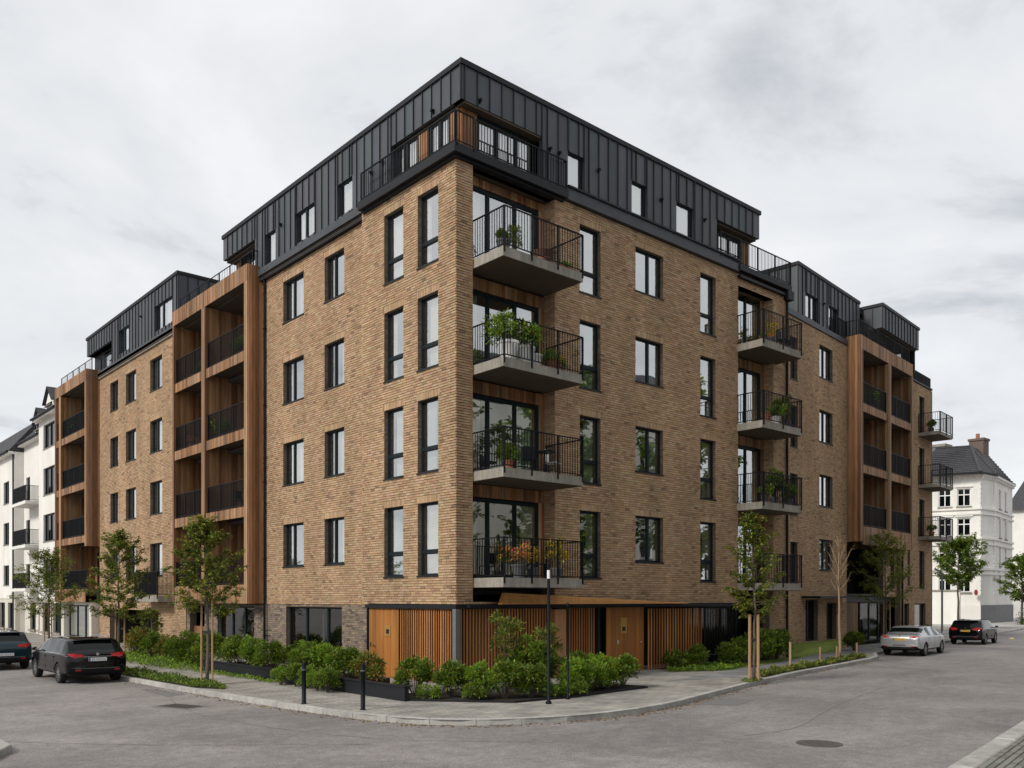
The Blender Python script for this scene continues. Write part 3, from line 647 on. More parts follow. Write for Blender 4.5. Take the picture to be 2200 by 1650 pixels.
# attic of left section two
oA = [(22.3, 24.6, 15.78, 17.05), (28.4, 30.05, 15.80, 17.1), (31.3, 36.2, 15.0, 16.9)]
zinc(FL, 21.72, 35.95, 15.42, 17.85, oA, -0.2)
for o in oA[:2]: window(FL, o[0], o[1], o[2], o[3], -0.27, [0.6], sill=False, curtain=cur((0.03, 0.6, S)))
window(FL, 31.35, 34.0, 15.45, 16.85, -0.6, [0.5], sill=False, curtain=cur((0.1, 0.6, S)))
FE = Fr((0, 21.6), (1, 0), (0, -1)); zinc(FE, 0.2, 6.5, 15.42, 17.85, [], 0.0)
roof_trim(FL, 21.55, 36.0, -0.2, 18.0, B); roof_trim(FE, 0.36, 6.6, 0.0, 18.002, B)
MB().box(W0, 0.33, 9.8, 21.75, 35.9, 17.6, 17.82).box(W0, 0.33, 9.8, 35.8, 35.94, 16.9, 17.6).box(W0, 0.6, 0.72, 34.0, 35.8, 15.4, 16.9).build('flat_roof', 'dark_trim', B)
MB().box(FL, 20.7, 33.6, -0.30, -0.10, 15.24, 15.5).build('roof_skirt', 'zinc_flashing', B); MB().box(FL, 20.7, 33.6, -0.26, -0.14, 15.125, 15.235).build('cornice', 'concrete', B)
# attic of right section two
oB = [(4.6, 5.95, 15.66, 16.80), (7.26, 8.35, 15.5, 16.85)]
zinc(F2, 3.8, 11.2, 15.42, 17.82, oB, -0.1)
for o in oB: window(F2, o[0], o[1], o[2], o[3], -0.17, [0.5], sill=False, curtain=cur((0.03, 0.5, S)))
p3 = F2.p(3.8, 0, 0); FE2 = Fr((p3[0], p3[1]), (-F2.n[0], -F2.n[1]), (-F2.u[0], -F2.u[1])); zinc(FE2, 0.1, 5.0, 15.42, 17.82, [], 0.0)
roof_trim(F2, 3.75, 11.2, -0.1, 17.97, B); roof_trim(FE2, 0.26, 5.0, 0.0, 17.968, B)
MB().box(F2, 3.95, 19.0, -8.5, -0.25, 17.5, 17.8).build('flat_roof', 'dark_trim', B)
MB().box(F2, 1.6, 9.2, -0.1, 0.08, 15.26, 15.5).build('roof_skirt', 'zinc_flashing', B)
MB().box(F2, 17.0, 22.5, -0.25, 0.08, 15.31, 15.42).build('cornice', 'dark_trim', B)
zinc(F2, 12.15, 17.9, 16.70, 17.82, [], 0.72); p4 = F2.p(12.15, 0.72, 0); FE3 = Fr((p4[0], p4[1]), (-F2.n[0], -F2.n[1]), (-F2.u[0], -F2.u[1])); zinc(FE3, 0.0, 3.0, 15.42, 17.82, [(0.0, 1.0, 15, 16.7)], 0.0)
roof_trim(F2, 12.1, 17.95, 0.72, 17.97, B); roof_trim(FE3, 0.15, 3.0, 0.0, 17.968, B)
MB().box(F2, 12.2, 17.85, -0.6, 0.58, 16.66, 16.72).box(F2, 12.2, 17.85, -0.6, 0.58, 17.6, 17.8).build('hood_soffit', 'soffit', B)
window(F2, 12.6, 16.6, 15.5, 16.66, -0.3, [0.3, 0.6], sill=False, curtain=cur((0.2, 0.7, S)))
planks(F2, 12.2, 12.58, -0.4, -0.33, 15.4, 16.66, 0.12)
MB().box(F2, 17.7, 17.8, -0.2, 0.55, 15.4, 16.66).build('corner_post', 'dark_trim', B)
MB().box(F2, 1.6, 22.4, -9, -0.32, 15.2, 15.38).build('terrace_deck', 'soffit', B)
# wall lamps on the cladding
for fr, u, z, n in ((FL, 4.55, 16.35, -0.1), (FL, 3.9, 16.45, -0.1), (FL, 10.9, 16.7, -0.1), (FRr, 3.55, 16.5, 0.1), (FRr, 3.95, 16.5, 0.1), (FRr, 5.75, 16.55, 0.1), (FRr, 8.95, 16.55, 0.1), (FRr, 11.45, 16.55, 0.1), (F2, 6.6, 16.7, -0.1), (FL, 26.5, 17.0, -0.2), (FL, 1.2, 16.95, -0.1), (FRr, 0.75, 16.95, 0.1)):
    lamp = MB().box(fr, u - 0.04, u + 0.04, n, n + 0.04, z - 0.06, z + 0.06).build('wall_lamp', 'black_metal', B)
    MB().box(fr, u - 0.035, u + 0.035, n + 0.042, n + 0.12, z - 0.02, z + 0.05).build('lamp_head', 'black_metal', lamp)
# downpipes
def pipe(fr, u, n, z0, z1):
    p = MB().tube([fr.p(u, n, z0), fr.p(u, n, z1)], 0.05, 10).build('downpipe', 'black_metal', B)
    for z in (z0 + 1, z0 + 4, z0 + 7, z0 + 10, z0 + 13):
        if z < z1: MB().box(fr, u - 0.06, u + 0.06, n - 0.07, n + 0.06, z, z + 0.04).build('bracket', 'dark_trim', p)
pipe(FL, 12.45, -0.16, 0.15, 15.3); pipe(FRr, 17.12, 0.08, 0.15, 15.0); pipe(F2, 17.15, 0.08, 0.2, 15.0); pipe(FL, 4.95, -0.19, 0.15, 2.4)

# --- timber screened ground floor at the corner
def slats(fr, u0, u1, n, z0, z1, pitch=0.112, w=0.042, d=0.035):
    k = int((u1 - u0) / pitch)
    for i in range(k + 1):
        u = u0 + (u1 - u0) * i / max(k, 1); c = jit(random.choice([(0.44, 0.175, 0.048), (0.48, 0.21, 0.065), (0.37, 0.14, 0.040), (0.42, 0.19, 0.075)]), 0.2)
        piece('slat', fr, u - w / 2, u + w / 2, n - d, n, z0, z1, c, 'larch')
slats(FL, 0.18, 2.82, -0.02, 0.14, 2.30); slats(FRr, 0.20, 3.75, -0.02, 0.14, 2.30); slats(FRr, 4.45, 6.05, -0.35, 0.14, 2.30)
slats(FRr, 8.5, 11.5, -0.05, 0.14, 2.25, 0.15)
LP = [(0.36, 0.140, 0.030), (0.39, 0.158, 0.036), (0.33, 0.124, 0.028)]
for fr, a, b, n in ((FL, 2.93, 4.62, -0.02), (FRr, 6.5, 8.4, -0.2)):
    d = MB().box(fr, a + 0.01, b - 0.01, n - 0.1, n - 0.03, 0.13, 2.28).build('entrance_door', 'dark_trim', B)
    planks(fr, a, b, n - 0.03, n, 0.13, 2.30, 0.21, 'larch', pal=LP, kind='door_board', gap=0.005)
    m = (a + b) / 2 - (0.25 if fr is FL else 0.1)
    pl = MB().box(fr, m - 0.16, m + 0.16, n, n + 0.012, 1.42, 1.76 if fr is FL else 1.95).build('name_plaque', 'brass', d)
    MB().box(fr, m - 0.08, m + 0.08, n + 0.012, n + 0.016, 1.50, 1.64).build('plaque_mark', 'dark_trim', pl)
    h = b - 0.35 if fr is FL else b - 0.2
    MB().tube([fr.p(h, n, 1.1), fr.p(h, n + 0.06, 1.1)], 0.035, 10).build('door_knob', 'chrome', d)
    MB().box(fr, h + 0.2 if fr is FL else a + 0.5, h + 0.26 if fr is FL else a + 0.58, n, n + 0.02, 1.05, 1.2).build('door_lock', 'chrome', d)
MB().box(FRr, 3.86, 4.33, -0.3, 0.06, 0.13, 2.26).build('timber_column', 'larch', B).data.attributes.new('col', 'FLOAT_COLOR', 'FACE').data.foreach_set('color', [0.42, 0.21, 0.10, 1.0] * 6)
MB().box(W0, -0.06, 0.10, -0.06, 0.10, 0.12, 2.30).build('corner_column', 'steel_grey', B)
bm_ = MB().box(FL, 0.121, 4.75, -0.12, 0.06, 2.30, 2.42).box(W0, -0.06, 13.9, -0.06, 0.12, 2.302, 2.424).box(FRr, 0.3, 11.8, 0.10, 0.26, 2.34, 2.41)
bm_.build('canopy_beam', 'dark_trim', B)
# tapering timber fascia of the entrance canopy, boards laid along it
def hcan(u): return 0.33 * (1 - (u - 1.3) / 8.9) + 0.012
for i in range(4):
    mb = MB(); c = jit((0.56, 0.275, 0.088), 0.14)
    def cp(u, f, back): return FRr.p(u + (0.05 if u < 2 else 0) * f * 4, (0.30 if back else 0.47) - 0.05 * f, 2.43 + hcan(u) * f)
    f0, f1 = i / 4, (i + 0.94) / 4
    q = [cp(1.3, f0, 0), cp(10.1, f0, 0), cp(10.1, f1, 0), cp(1.3, f1, 0), cp(1.3, f0, 1), cp(10.1, f0, 1), cp(10.1, f1, 1), cp(1.3, f1, 1)]
    mb.v = q
    for f in ((0, 1, 2, 3), (7, 6, 5, 4), (0, 4, 5, 1), (3, 2, 6, 7), (0, 3, 7, 4), (1, 5, 6, 2)): mb.face(list(f), 0, c)
    mb.build('canopy_board', 'larch', B)
MB().box(FRr, 1.5, 10.0, 0.02, 0.29, 2.43, 2.46).build('canopy_roof', 'dark_trim', B)
# black bar fence and glazing right of the screens, dark room behind everything
railing(FRr, [(11.6, -0.02), (13.7, -0.02)], 0.15, 2.24, 0.10, B, name='bar_fence', r=0.012)
window(FRr, 11.7, 16.9, 0.3, 2.3, -1.0, [0.2, 0.45, 0.7], sill=False, glass='clear_glass', name='lobby_glazing')
wall(FRr, 15.95, 17.2, 0.1, 2.435, [], n=-0.02, soldier=False)
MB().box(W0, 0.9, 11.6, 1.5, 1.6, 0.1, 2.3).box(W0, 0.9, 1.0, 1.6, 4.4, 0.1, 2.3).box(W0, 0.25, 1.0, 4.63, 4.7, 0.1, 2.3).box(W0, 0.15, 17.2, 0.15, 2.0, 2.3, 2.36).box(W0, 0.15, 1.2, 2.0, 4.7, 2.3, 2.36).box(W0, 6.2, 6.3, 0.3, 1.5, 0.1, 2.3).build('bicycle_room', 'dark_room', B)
# interiors: floors, partitions and rear walls seen through the glass
itr = MB()
for k in range(6):
    z = 2.95 + P * k - 0.1
    if z > 15.3: z = 15.0
    if k < 4:
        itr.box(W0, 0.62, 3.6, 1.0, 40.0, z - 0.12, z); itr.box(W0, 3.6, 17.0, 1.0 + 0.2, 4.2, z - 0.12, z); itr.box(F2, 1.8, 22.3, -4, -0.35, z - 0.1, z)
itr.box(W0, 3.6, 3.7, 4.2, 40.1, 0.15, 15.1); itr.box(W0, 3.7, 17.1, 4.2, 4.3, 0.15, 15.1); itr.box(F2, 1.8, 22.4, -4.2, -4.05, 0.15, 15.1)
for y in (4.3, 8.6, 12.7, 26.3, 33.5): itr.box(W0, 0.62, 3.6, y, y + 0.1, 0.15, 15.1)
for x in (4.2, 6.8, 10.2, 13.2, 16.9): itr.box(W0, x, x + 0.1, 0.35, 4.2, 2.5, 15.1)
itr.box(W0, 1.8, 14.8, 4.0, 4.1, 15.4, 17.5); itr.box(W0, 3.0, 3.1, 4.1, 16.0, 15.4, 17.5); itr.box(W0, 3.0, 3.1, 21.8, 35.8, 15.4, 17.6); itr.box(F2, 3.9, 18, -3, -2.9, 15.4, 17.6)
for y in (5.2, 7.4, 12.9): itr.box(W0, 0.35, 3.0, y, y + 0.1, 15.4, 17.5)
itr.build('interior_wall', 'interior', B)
MB().box(W0, 9.9, 10.1, 10.0, 41, 0.1, 15.2).box(W0, 10, 17.2, 9.9, 10.1, 0.1, 15.2).box(W0, 17.0, 17.2, 0.3, 9.9, 0.1, 15.2).box(W0, 0.3, 10, 40.4, 40.6, 0.1, 15.2).build('rear_wall', 'reveal', B)

# --- turn the collected bricks, boards, panels and slats into parts
def flush():
    for kind, lst in PIECES.items():
        lst.sort(key=lambda t: t[0])
        for d, fr, b, c, m in lst[:300]:
            MB().box(fr, *b, 0, c).build(kind, m, B)
        rest = lst[300:]
        if rest:
            mb = MB()
            for d, fr, b, c, m in rest: mb.box(fr, *b, 0, c)
            o = mb.build({'brick': 'brickwork', 'plank': 'planking'}.get(kind, kind + 's'), rest[0][4], B); o['kind'] = 'stuff'
flush()
sm = MB()
for fr, a, b, n0, n1, c, d in SEAMS: sm.box(fr, a, b, n0, n1, c, d, 0, (0.016, 0.018, 0.021))
sm.build('standing_seams', 'zinc', B)['kind'] = 'stuff'

# ------------------------------------------------------------------ ground, kerbs, pavements
def sheet(name, pts, z, m, kind='structure', th=None, extra=None):
    mb = MB()
    if th:
        n = len(pts); mb.v = [(x, y, z) for x, y in pts] + [(x, y, z - th) for x, y in pts]
        mb.face(list(range(n))); 
        for i in range(n): mb.face([i, n + i, n + (i + 1) % n, (i + 1) % n])
    else: mb.poly([(x, y, z) for x, y in pts])
    o = mb.build(name, m); tag(o, kind=kind); return o
road = sheet('road', [(-400, -400), (500, -400), (500, 500), (-400, 500)], 0, 'asphalt')
KP = [(-6.3, 90), (-6.25, 40), (-6.2, 14), (-6.15, 9), (-5.95, 4.2), (-5.72, 0.5), (-5.47, -2.3), (-5.05, -4.5), (-4.2, -5.75), (-2.43, -6.64), (-0.67, -6.85), (1.2, -6.65), (3.05, -6.12), (6.76, -5.05), (11.08, -3.95), (16.2, -3.0), (20.8, -2.1), (22.4, -1.35), (24.3, -0.25), (30, 0.75), (37, 1.95), (48, 3.9), (62, 6.6), (75, 9.5)]
def smooth(pts, it=2):
    for _ in range(it):
        q = [pts[0]]
        for a, b in zip(pts[:-1], pts[1:]): q += [(a[0] * .75 + b[0] * .25, a[1] * .75 + b[1] * .25), (a[0] * .25 + b[0] * .75, a[1] * .25 + b[1] * .75)]
        pts = q + [pts[-1]]
    return pts
KS = smooth(KP)
pav = sheet('pavement', KS + [(75, 60), (20, 90)], 0.118, 'paving')
def kerbline(pts, w, name, step=1.0, side=1, zt=0.128):
    root = empty(name, (0, 0, 0)); tag(root, kind='structure')
    # walk the polyline in stones of about one metre
    cum = [0]
    for a, b in zip(pts[:-1], pts[1:]): cum.append(cum[-1] + math.dist(a, b))
    def at(s):
        for i in range(len(pts) - 1):
            if s <= cum[i + 1] or i == len(pts) - 2:
                t = (s - cum[i]) / max(1e-6, cum[i + 1] - cum[i]); return (pts[i][0] + (pts[i + 1][0] - pts[i][0]) * t, pts[i][1] + (pts[i + 1][1] - pts[i][1]) * t)
    s = 0
    while s < cum[-1] - 0.3:
        e = min(s + step * U(0.92, 1.08), cum[-1]); a, b = at(s + 0.006), at(e - 0.006); am, bm2 = at(max(0, s - .1)), at(min(cum[-1], e + .1))
        d = Vector((b[0] - a[0], b[1] - a[1])).normalized(); nn = Vector((-d[1], d[0])) * side * w
        da = Vector((a[0] - am[0], a[1] - am[1])); 
        zz = zt + U(-0.004, 0.004); mb = MB()
        p = [(a[0], a[1]), (b[0], b[1]), (b[0] + nn[0], b[1] + nn[1]), (a[0] + nn[0], a[1] + nn[1])]
        ch = 0.018
        bot = [(x, y, -0.02) for x, y in p]; mid = [(x, y, zz - ch) for x, y in p]
        cx, cy = sum(x for x, _ in p) / 4, sum(y for _, y in p) / 4
        top = [(x + (cx - x) * 0.03 + (nn[0] * 0.06 if i < 2 else -nn[0] * 0.06), y + (cy - y) * 0.03 + (nn[1] * 0.06 if i < 2 else -nn[1] * 0.06), zz) for i, (x, y) in enumerate(p)]
        mb.poly(top if side > 0 else top[::-1])
        for lo, hi in ((bot, mid), (mid, top)):
            for i in range(4):
                q = [lo[i], lo[(i + 1) % 4], hi[(i + 1) % 4], hi[i]]; mb.poly(q if side > 0 else q[::-1])
        o = mb.build('kerbstone', 'kerb', root)
        s = e
    return root
kerbline(KS, 0.16, 'kerb', side=1)
# pavement with pavers on the near side of the street
KN = [(-4.0, -14.67), (-1.25, -14.19), (1.14, -13.775), (4.24, -13.235), (10, -12.23), (30, -8.75)]
kerbline(KN, 0.34, 'near_kerb', side=-1, zt=0.122, step=1.15)
nrm = Vector((0.172, -0.985)); npv = [(x + nrm[0] * 0.345, y + nrm[1] * 0.345) for x, y in KN]
pv = empty('near_pavement'); tag(pv, kind='structure')
b_ = MB(); b_.poly([(x, y, 0.098) for x, y in npv] + [(42, -20, 0.098), (-4, -26, 0.098)]); b_.build('paving_bed', 'paving', pv)
fd = Vector((0.985, 0.172)); org = Vector(npv[0]); pvm = []
for c in range(4):
    cc = jit((0.20, 0.185, 0.165), 0.35); ins = 0.012
    mb = MB(); a, b2 = 0.21, 0.105
    mb.v = [(0.006, 0.006, 0), (a - .006, .006, 0), (a - .006, b2 - .006, 0), (.006, b2 - .006, 0), (.014, .014, 0.027), (a - .014, .014, 0.027), (a - .014, b2 - .014, 0.027), (.014, b2 - .014, 0.027)]
    mb.face([4, 5, 6, 7], 0, cc)
    for i in range(4): mb.face([i, (i + 1) % 4, 4 + (i + 1) % 4, 4 + i], 0, cc)
    pvm.append(mb.mesh('paver', ['brick']))
for i in range(11):
    for j in range(34):
        q = Vector((-1.25, -14.19)) + nrm * 0.35 + fd * (-1.0 + j * 0.21 + (0.105 if i % 2 else 0)) + nrm * ((i + 1) * 0.106)
        o = link('paver', random.choice(pvm), pv, (q[0], q[1], 0.093 + U(-0.003, 0.003)), math.atan2(fd[1], fd[0]))
        if i * 34 + j > 300: bpy.data.objects.remove(o)
# far left kerb corner on the near side
KL = [(-13.2, 3.0), (-12.5, 0.4), (-12.0, -1.2), (-11.75, -2.2), (-11.8, -3.1), (-12.3, -3.9), (-13.2, -4.5), (-15, -5.4)]
kerbline(smooth(KL), 0.25, 'side_kerb', side=-1, zt=0.122)
side = sheet('side_pavement', [(x - 0.2, y - (0.0 if y > -2 else -0.16)) for x, y in smooth(KL)] + [(-40, -14), (-40, 3)], 0.112, 'path_slab')
# road repairs and manhole
for nm, pts in (('road_patch', [(2.3, -6.5), (3.9, -6.15), (4.3, -6.95), (2.9, -7.4)]), ('road_patch', [(-6.7, 6.0), (-6.3, 6.1), (-6.2, 4.0), (-6.8, 3.6)])):
    sheet(nm, pts, 0.004, 'patch_asphalt')
mh = empty('manhole_cover', (-0.77, -11.61, 0), 0, 'round rusty iron manhole cover set in the asphalt near the right corner', 'manhole cover')
MB().lathe((0, 0, 0.001), [(0.40, 0), (0.40, 0.007), (0.34, 0.008), (0.335, 0.003)], 36).build('frame_ring', 'iron', mh)
lid = MB().lathe((0, 0, 0.002), [(0.325, 0), (0.325, 0.006), (0.30, 0.008)], 36)
for i in range(-4, 5):
    for j in range(-4, 5):
        if i * i + j * j < 17: lid.box(W0, i * 0.065 - 0.022, i * 0.065 + 0.022, j * 0.065 - 0.022, j * 0.065 + 0.022, 0.0095, 0.014)
lid.build('lid', 'iron', mh)
dc = empty('drain_cover', (-7.3, 1.4, 0), 0.35, 'dark rectangular iron cover in the asphalt left of the bollards', 'drain cover')
MB().box(W0, -.36, .36, -.62, .62, .001, .005).build('frame_ring', 'patch_asphalt', dc)
for k in range(2):
    gl = MB().box(W0, -.28, .28, -.5 + k * .51, -.01 + k * .51, .006, .009)
    for i in range(7): gl.box(W0, -.25, .25, -.47 + k * .51 + i * .065, -.44 + k * .51 + i * .065, .0095, .013)
    gl.build('lid', 'iron', dc)
# path, lawns, beds
sheet('path', [(5.5, -3.1), (8.0, -3.6), (13.0, -2.6), (20.5, -1.2), (27.5, 1.2), (38, 2.6), (38, 3.0), (27.5, 2.3), (18.5, -0.05), (13.2, -1.4), (10.4, -1.9)], 0.124, 'path_slab')
lw = MB(); LA = [(8.3, -0.9), (10.4, -1.85), (13.2, -1.35), (18.5, -0.02), (21.0, 0.75), (17.2, -0.12), (9.2, -0.15)]
lw.poly([(x, y, 0.13) for x, y in LA]); tag(lw.build('lawn', 'lawn'), kind='structure')
lw = MB(); LB = [((17.3, -0.1, 0.13), (24.0, 1.3, 0.13)), ((17.3, 0.5, 0.32), (25, 1.65, 0.45)), ((17.4, 1.1, 0.56), (26, 2.0, 0.6))]
for (a, b), (c, d) in zip(LB[:-1], LB[1:]): lw.poly([a, b, d, c])
tag(lw.build('lawn', 'lawn'), kind='structure')

# ------------------------------------------------------------------ plants
GREEN = [(1.95 * c[0], 1.75 * c[1], 1.3 * c[2]) for c in [(0.065, 0.115, 0.018), (0.095, 0.150, 0.022), (0.045, 0.085, 0.018), (0.125, 0.185, 0.024), (0.034, 0.062, 0.016)]]
BRIGHT = [(1.8 * c[0], 1.68 * c[1], 1.3 * c[2]) for c in [(0.11, 0.19, 0.020), (0.15, 0.22, 0.022), (0.08, 0.15, 0.020), (0.05, 0.10, 0.018)]]
TREE = [tuple(1.75 * v for v in c) for c in [(0.075, 0.105, 0.018), (0.105, 0.135, 0.020), (0.052, 0.080, 0.016), (0.145, 0.160, 0.020), (0.040, 0.060, 0.014), (0.17, 0.15, 0.02)]]
def leaf(mb, p, d, L, W, c):
    """one folded leaf: four corner points around a midrib"""
    d = Vector(d).normalized(); s = d.cross(Vector((U(-.3, .3), U(-.3, .3), 1)))
    if s.length < 0.05: s = d.cross(Vector((1, 0, 0)))
    s.normalize(); up = s.cross(d); p = Vector(p); b = len(mb.v)
    mb.v += [tuple(p), tuple(p + d * L * 0.45 + s * W * 0.5 + up * W * 0.18), tuple(p + d * L - up * L * 0.12), tuple(p + d * L * 0.45 - s * W * 0.5 + up * W * 0.18)]
    mb.face([b, b + 1, b + 2], 0, c); mb.face([b, b + 2, b + 3], 0, c)
def rdir(zlo=-1, zhi=1):
    z = U(zlo, zhi); t = U(0, 2 * math.pi); r = math.sqrt(max(0, 1 - z * z)); return Vector((r * math.cos(t), r * math.sin(t), z))
def bush_mesh(seed, n=2400, pal=GREEN, L=0.125, W=0.062, rx=0.5, rz=0.5, zc=0.5, clumps=22):
    random.seed(seed); mb = MB(); st = MB()
    for k in range(clumps):
        d = rdir(-0.55, 1); r = U(0.55, 1.0); cpos = Vector((d[0] * rx * r, d[1] * rx * r, zc + d[2] * rz * r)); cr = U(0.14, 0.24) * (rx / 0.5)
        tone = U(0.75, 1.2); st.tube([(cpos[0] * 0.12, cpos[1] * 0.12, 0), (cpos[0] * .5, cpos[1] * .5, cpos[2] * .6), tuple(cpos)], [0.012, 0.008, 0.004], 5)
        for i in range(n // clumps):
            q = rdir(-0.7, 1); p = cpos + q * cr * (R() ** 0.4); dd = (q + Vector((0, 0, 0.35)) + rdir() * 0.5)
            c = random.choice(pal); leaf(mb, p, dd, L * U(0.6, 1.2), W * U(0.7, 1.2), tuple(x * tone * U(0.85, 1.15) for x in c))
    return mb.mesh('foliage', ['leaf']), st.mesh('stem', ['bark'])
BUSH = [bush_mesh(s) for s in (11, 12, 13)] + [bush_mesh(s, pal=BRIGHT, L=0.10) for s in (14, 15)]
TALL = [bush_mesh(31, 3400, GREEN, 0.13, 0.06, 0.42, 0.85, 0.85, 26), bush_mesh(32, 1100, TREE, 0.10, 0.04, 0.35, 0.8, 0.9, 16)]
FLW = [bush_mesh(41, 1400, [(0.28, 0.15, 0.03), (0.15, 0.21, 0.03), (0.22, 0.22, 0.04), (0.09, 0.15, 0.02)], 0.10, 0.05, 0.4, 0.35, 0.4, 12)]
LOWM = [bush_mesh(51, 900, BRIGHT, 0.09, 0.045, 0.35, 0.2, 0.2, 10), bush_mesh(52, 900, GREEN, 0.10, 0.05, 0.35, 0.22, 0.2, 10)]
random.seed(99)
def shrub(meshes, x, y, z, s, label, group, name='shrub', cat='shrub', sz=None):
    e = empty(name, (x, y, z), U(0, 6.28), label, cat, group); f, st = meshes
    sc = (s, s, sz or s); link('foliage', f, e, s=sc); link('stem', st, e, s=sc); return e
ORD = ['first', 'second', 'third', 'fourth', 'fifth', 'sixth', 'seventh', 'eighth', 'ninth', 'tenth', 'eleventh', 'twelfth', 'thirteenth', 'fourteenth']
# raised bed on the left with its dark retaining wall, corner bed
rb = empty('raised_bed', (-3.2, 4, 0.12), 0, 'long low black raised bed wall in front of the ground floor window', 'planter')
rbm = MB().box(W0, -0.06, 0.06, -6.2, 6.0, 0.0, 0.34).box(W0, -0.09, 0.09, -6.22, 6.02, 0.34, 0.37); rbm.build('retaining_wall', 'dark_trim', rb)
MB().box(W0, 0.07, 1.7, -2.9, 6.0, 0.0, 0.24).build('soil', 'soil', rb)
cb = empty('corner_bed', (0, 0, 0.12), 0, 'dark soil bed edged in black steel at the street corner', 'planter')
CB = [(-3.1, -2.2), (-1.45, -4.15), (0.4, -4.3), (3.65, -3.95), (3.4, -2.6), (1.2, -1.3), (-1.2, -0.9), (-2.6, -1.1)]
mb = MB(); mb.poly([(x, y, 0.03) for x, y in CB]); mb.build('soil', 'soil', cb)
mb = MB()
for a, b in zip(CB, CB[1:] + CB[:1]): mb.bar((a[0], a[1], 0.02), (b[0], b[1], 0.02), 0.01, 0.03)
mb.build('edging', 'dark_trim', cb)
# hedge shrubs of the raised bed, back row, left to right
bx = [9.6, 8.7, 7.7, 6.6, 4.9, 4.1, 3.3, 2.5, 1.8]
for i, y in enumerate(bx):
    shrub(BUSH[(0, 1, 4, 2, 1, 4, 0, 3, 2)[i]], -2.5 + U(-.1, .1), y, 0.30, U(0.84, 0.95), ORD[i] + ' leafy hedge shrub from the left in the raised bed by the ground floor window', 'hedge shrubs in the raised bed', 'hedge_shrub')
for i, y in enumerate([3.6, 2.9, 2.2, 1.5, 0.9]):
    shrub(BUSH[(3, 0, 4, 3, 1)[i]], -3.55 + U(-.08, .08), y, 0.12, U(0.50, 0.60), ORD[i] + ' low shrub from the left growing in front of the black bed wall', 'low shrubs before the bed wall', 'hedge_shrub')
shrub(FLW[0], -2.45, 0.75, 0.2, 1.15, 'small orange tinged bush beside the wooden entrance door', None)
# corner bed shrubs
cbs = [(-2.45, -1.5, 0.86, 0), (-2.0, -2.3, 0.80, 1), (-1.6, -2.95, 0.78, 4), (-1.15, -3.45, 0.82, 0), (-0.5, -3.7, 0.80, 2)]
for i, (x, y, s, k) in enumerate(cbs):
    shrub(BUSH[k], x, y, 0.14, s, ORD[i] + ' rounded shrub from the left in the corner bed before the timber slats', 'shrubs along the left edge of the corner bed', 'hedge_shrub')
cbr = [(1.0, -3.75, 0.80, 4), (1.7, -3.65, 0.78, 3), (2.4, -3.55, 0.82, 4), (3.1, -3.5, 0.80, 0), (2.7, -2.9, 0.84, 3), (1.9, -2.9, 0.88, 1)]
for i, (x, y, s, k) in enumerate(cbr):
    shrub(BUSH[k], x, y, 0.14, s, ORD[i] + ' yellow green shrub right of the black poles in the corner bed', 'shrubs right of the poles in the corner bed', 'hedge_shrub')
shrub(TALL[0], 0.0, -3.0, 0.14, 0.92, 'tall bushy shrub behind the black pole in the corner bed', None)
shrub(TALL[0], 0.8, -2.8, 0.14, 0.78, 'dense dark green bush between the two black poles', None)
shrub(TALL[1], 1.35, -2.3, 0.14, 1.15, 'thin upright shrub with loose twigs right of the shorter pole', None)
shrub(TALL[1], -0.4, -2.6, 0.14, 1.35, 'tall thin leaning shrub in front of the timber slats', None)
for i, (x, y) in enumerate([(-2.55, -2.3), (-1.9, -3.2), (0.1, -4.0), (0.7, -4.05)]):
    shrub(LOWM[i % 2], x, y, 0.13, U(0.8, 1.0), ['low leafy clump at the left tip of the corner bed', 'low leafy clump at the front edge of the corner bed', 'low bright clump at the foot of the taller black pole', 'low bright clump at the foot of the shorter black pole'][i], 'low clumps in the corner bed', 'ground_cover_plant', 'plant')
# planting on the left, in front of the passage
shrub(TALL[1], -1.9, 19.3, 0.12, 1.35, 'tall palm like shrub in front of the dark passage', None)
for i, (x, y, m, s, lab) in enumerate([(-2.6, 18.6, FLW[0], 1.5, 'autumn coloured bush right of the black estate car'), (-2.4, 17.4, BUSH[1], 0.95, 'grey green bush below the palm like shrub'), (-2.3, 16.0, FLW[0], 1.2, 'low rusty bush before the wooden gate'), (-2.5, 14.6, BUSH[0], 0.8, 'dark clipped bush right of the wooden gate'), (-2.7, 12.6, BUSH[4], 1.1, 'broad leafy bush behind the young tree nearest the corner'), (-2.6, 11.3, BUSH[0], 1.1, 'leafy bush at the far end of the raised bed')]):
    shrub(m, x, y, 0.14, s, lab, None)
# right side plants
for i, (x, y, m, s, lab) in enumerate([(9.4, -0.5, LOWM[1], 1.3, 'low plant before the right timber slats'), (10.3, -0.6, BUSH[0], 0.75, 'leafy plant at the right end of the timber slats'), (12.0, -0.9, BUSH[2], 0.8, 'dark bush behind the black bar fence'), (13.2, -0.6, BUSH[1], 0.9, 'silvery bush left of the staked tree'), (14.2, -0.5, BUSH[0], 1.15, 'dark hedge bush right of the staked tree'), (15.1, -0.4, BUSH[2], 1.15, 'dark hedge bush in the middle below the right balconies'), (15.9, -0.3, BUSH[1], 1.1, 'dark hedge bush next to the brick pier'), (24.6, 0.9, BUSH[0], 0.8, 'bush beside the dark entrance void'), (20.5 + 17.2, 3.3, BUSH[1], 0.8, 'small bush at the far end of the brick building'), (35.2, 2.9, BUSH[0], 0.8, 'small bush below the far timber loggias')]):
    shrub(m, x, y, 0.13, s, lab, None)

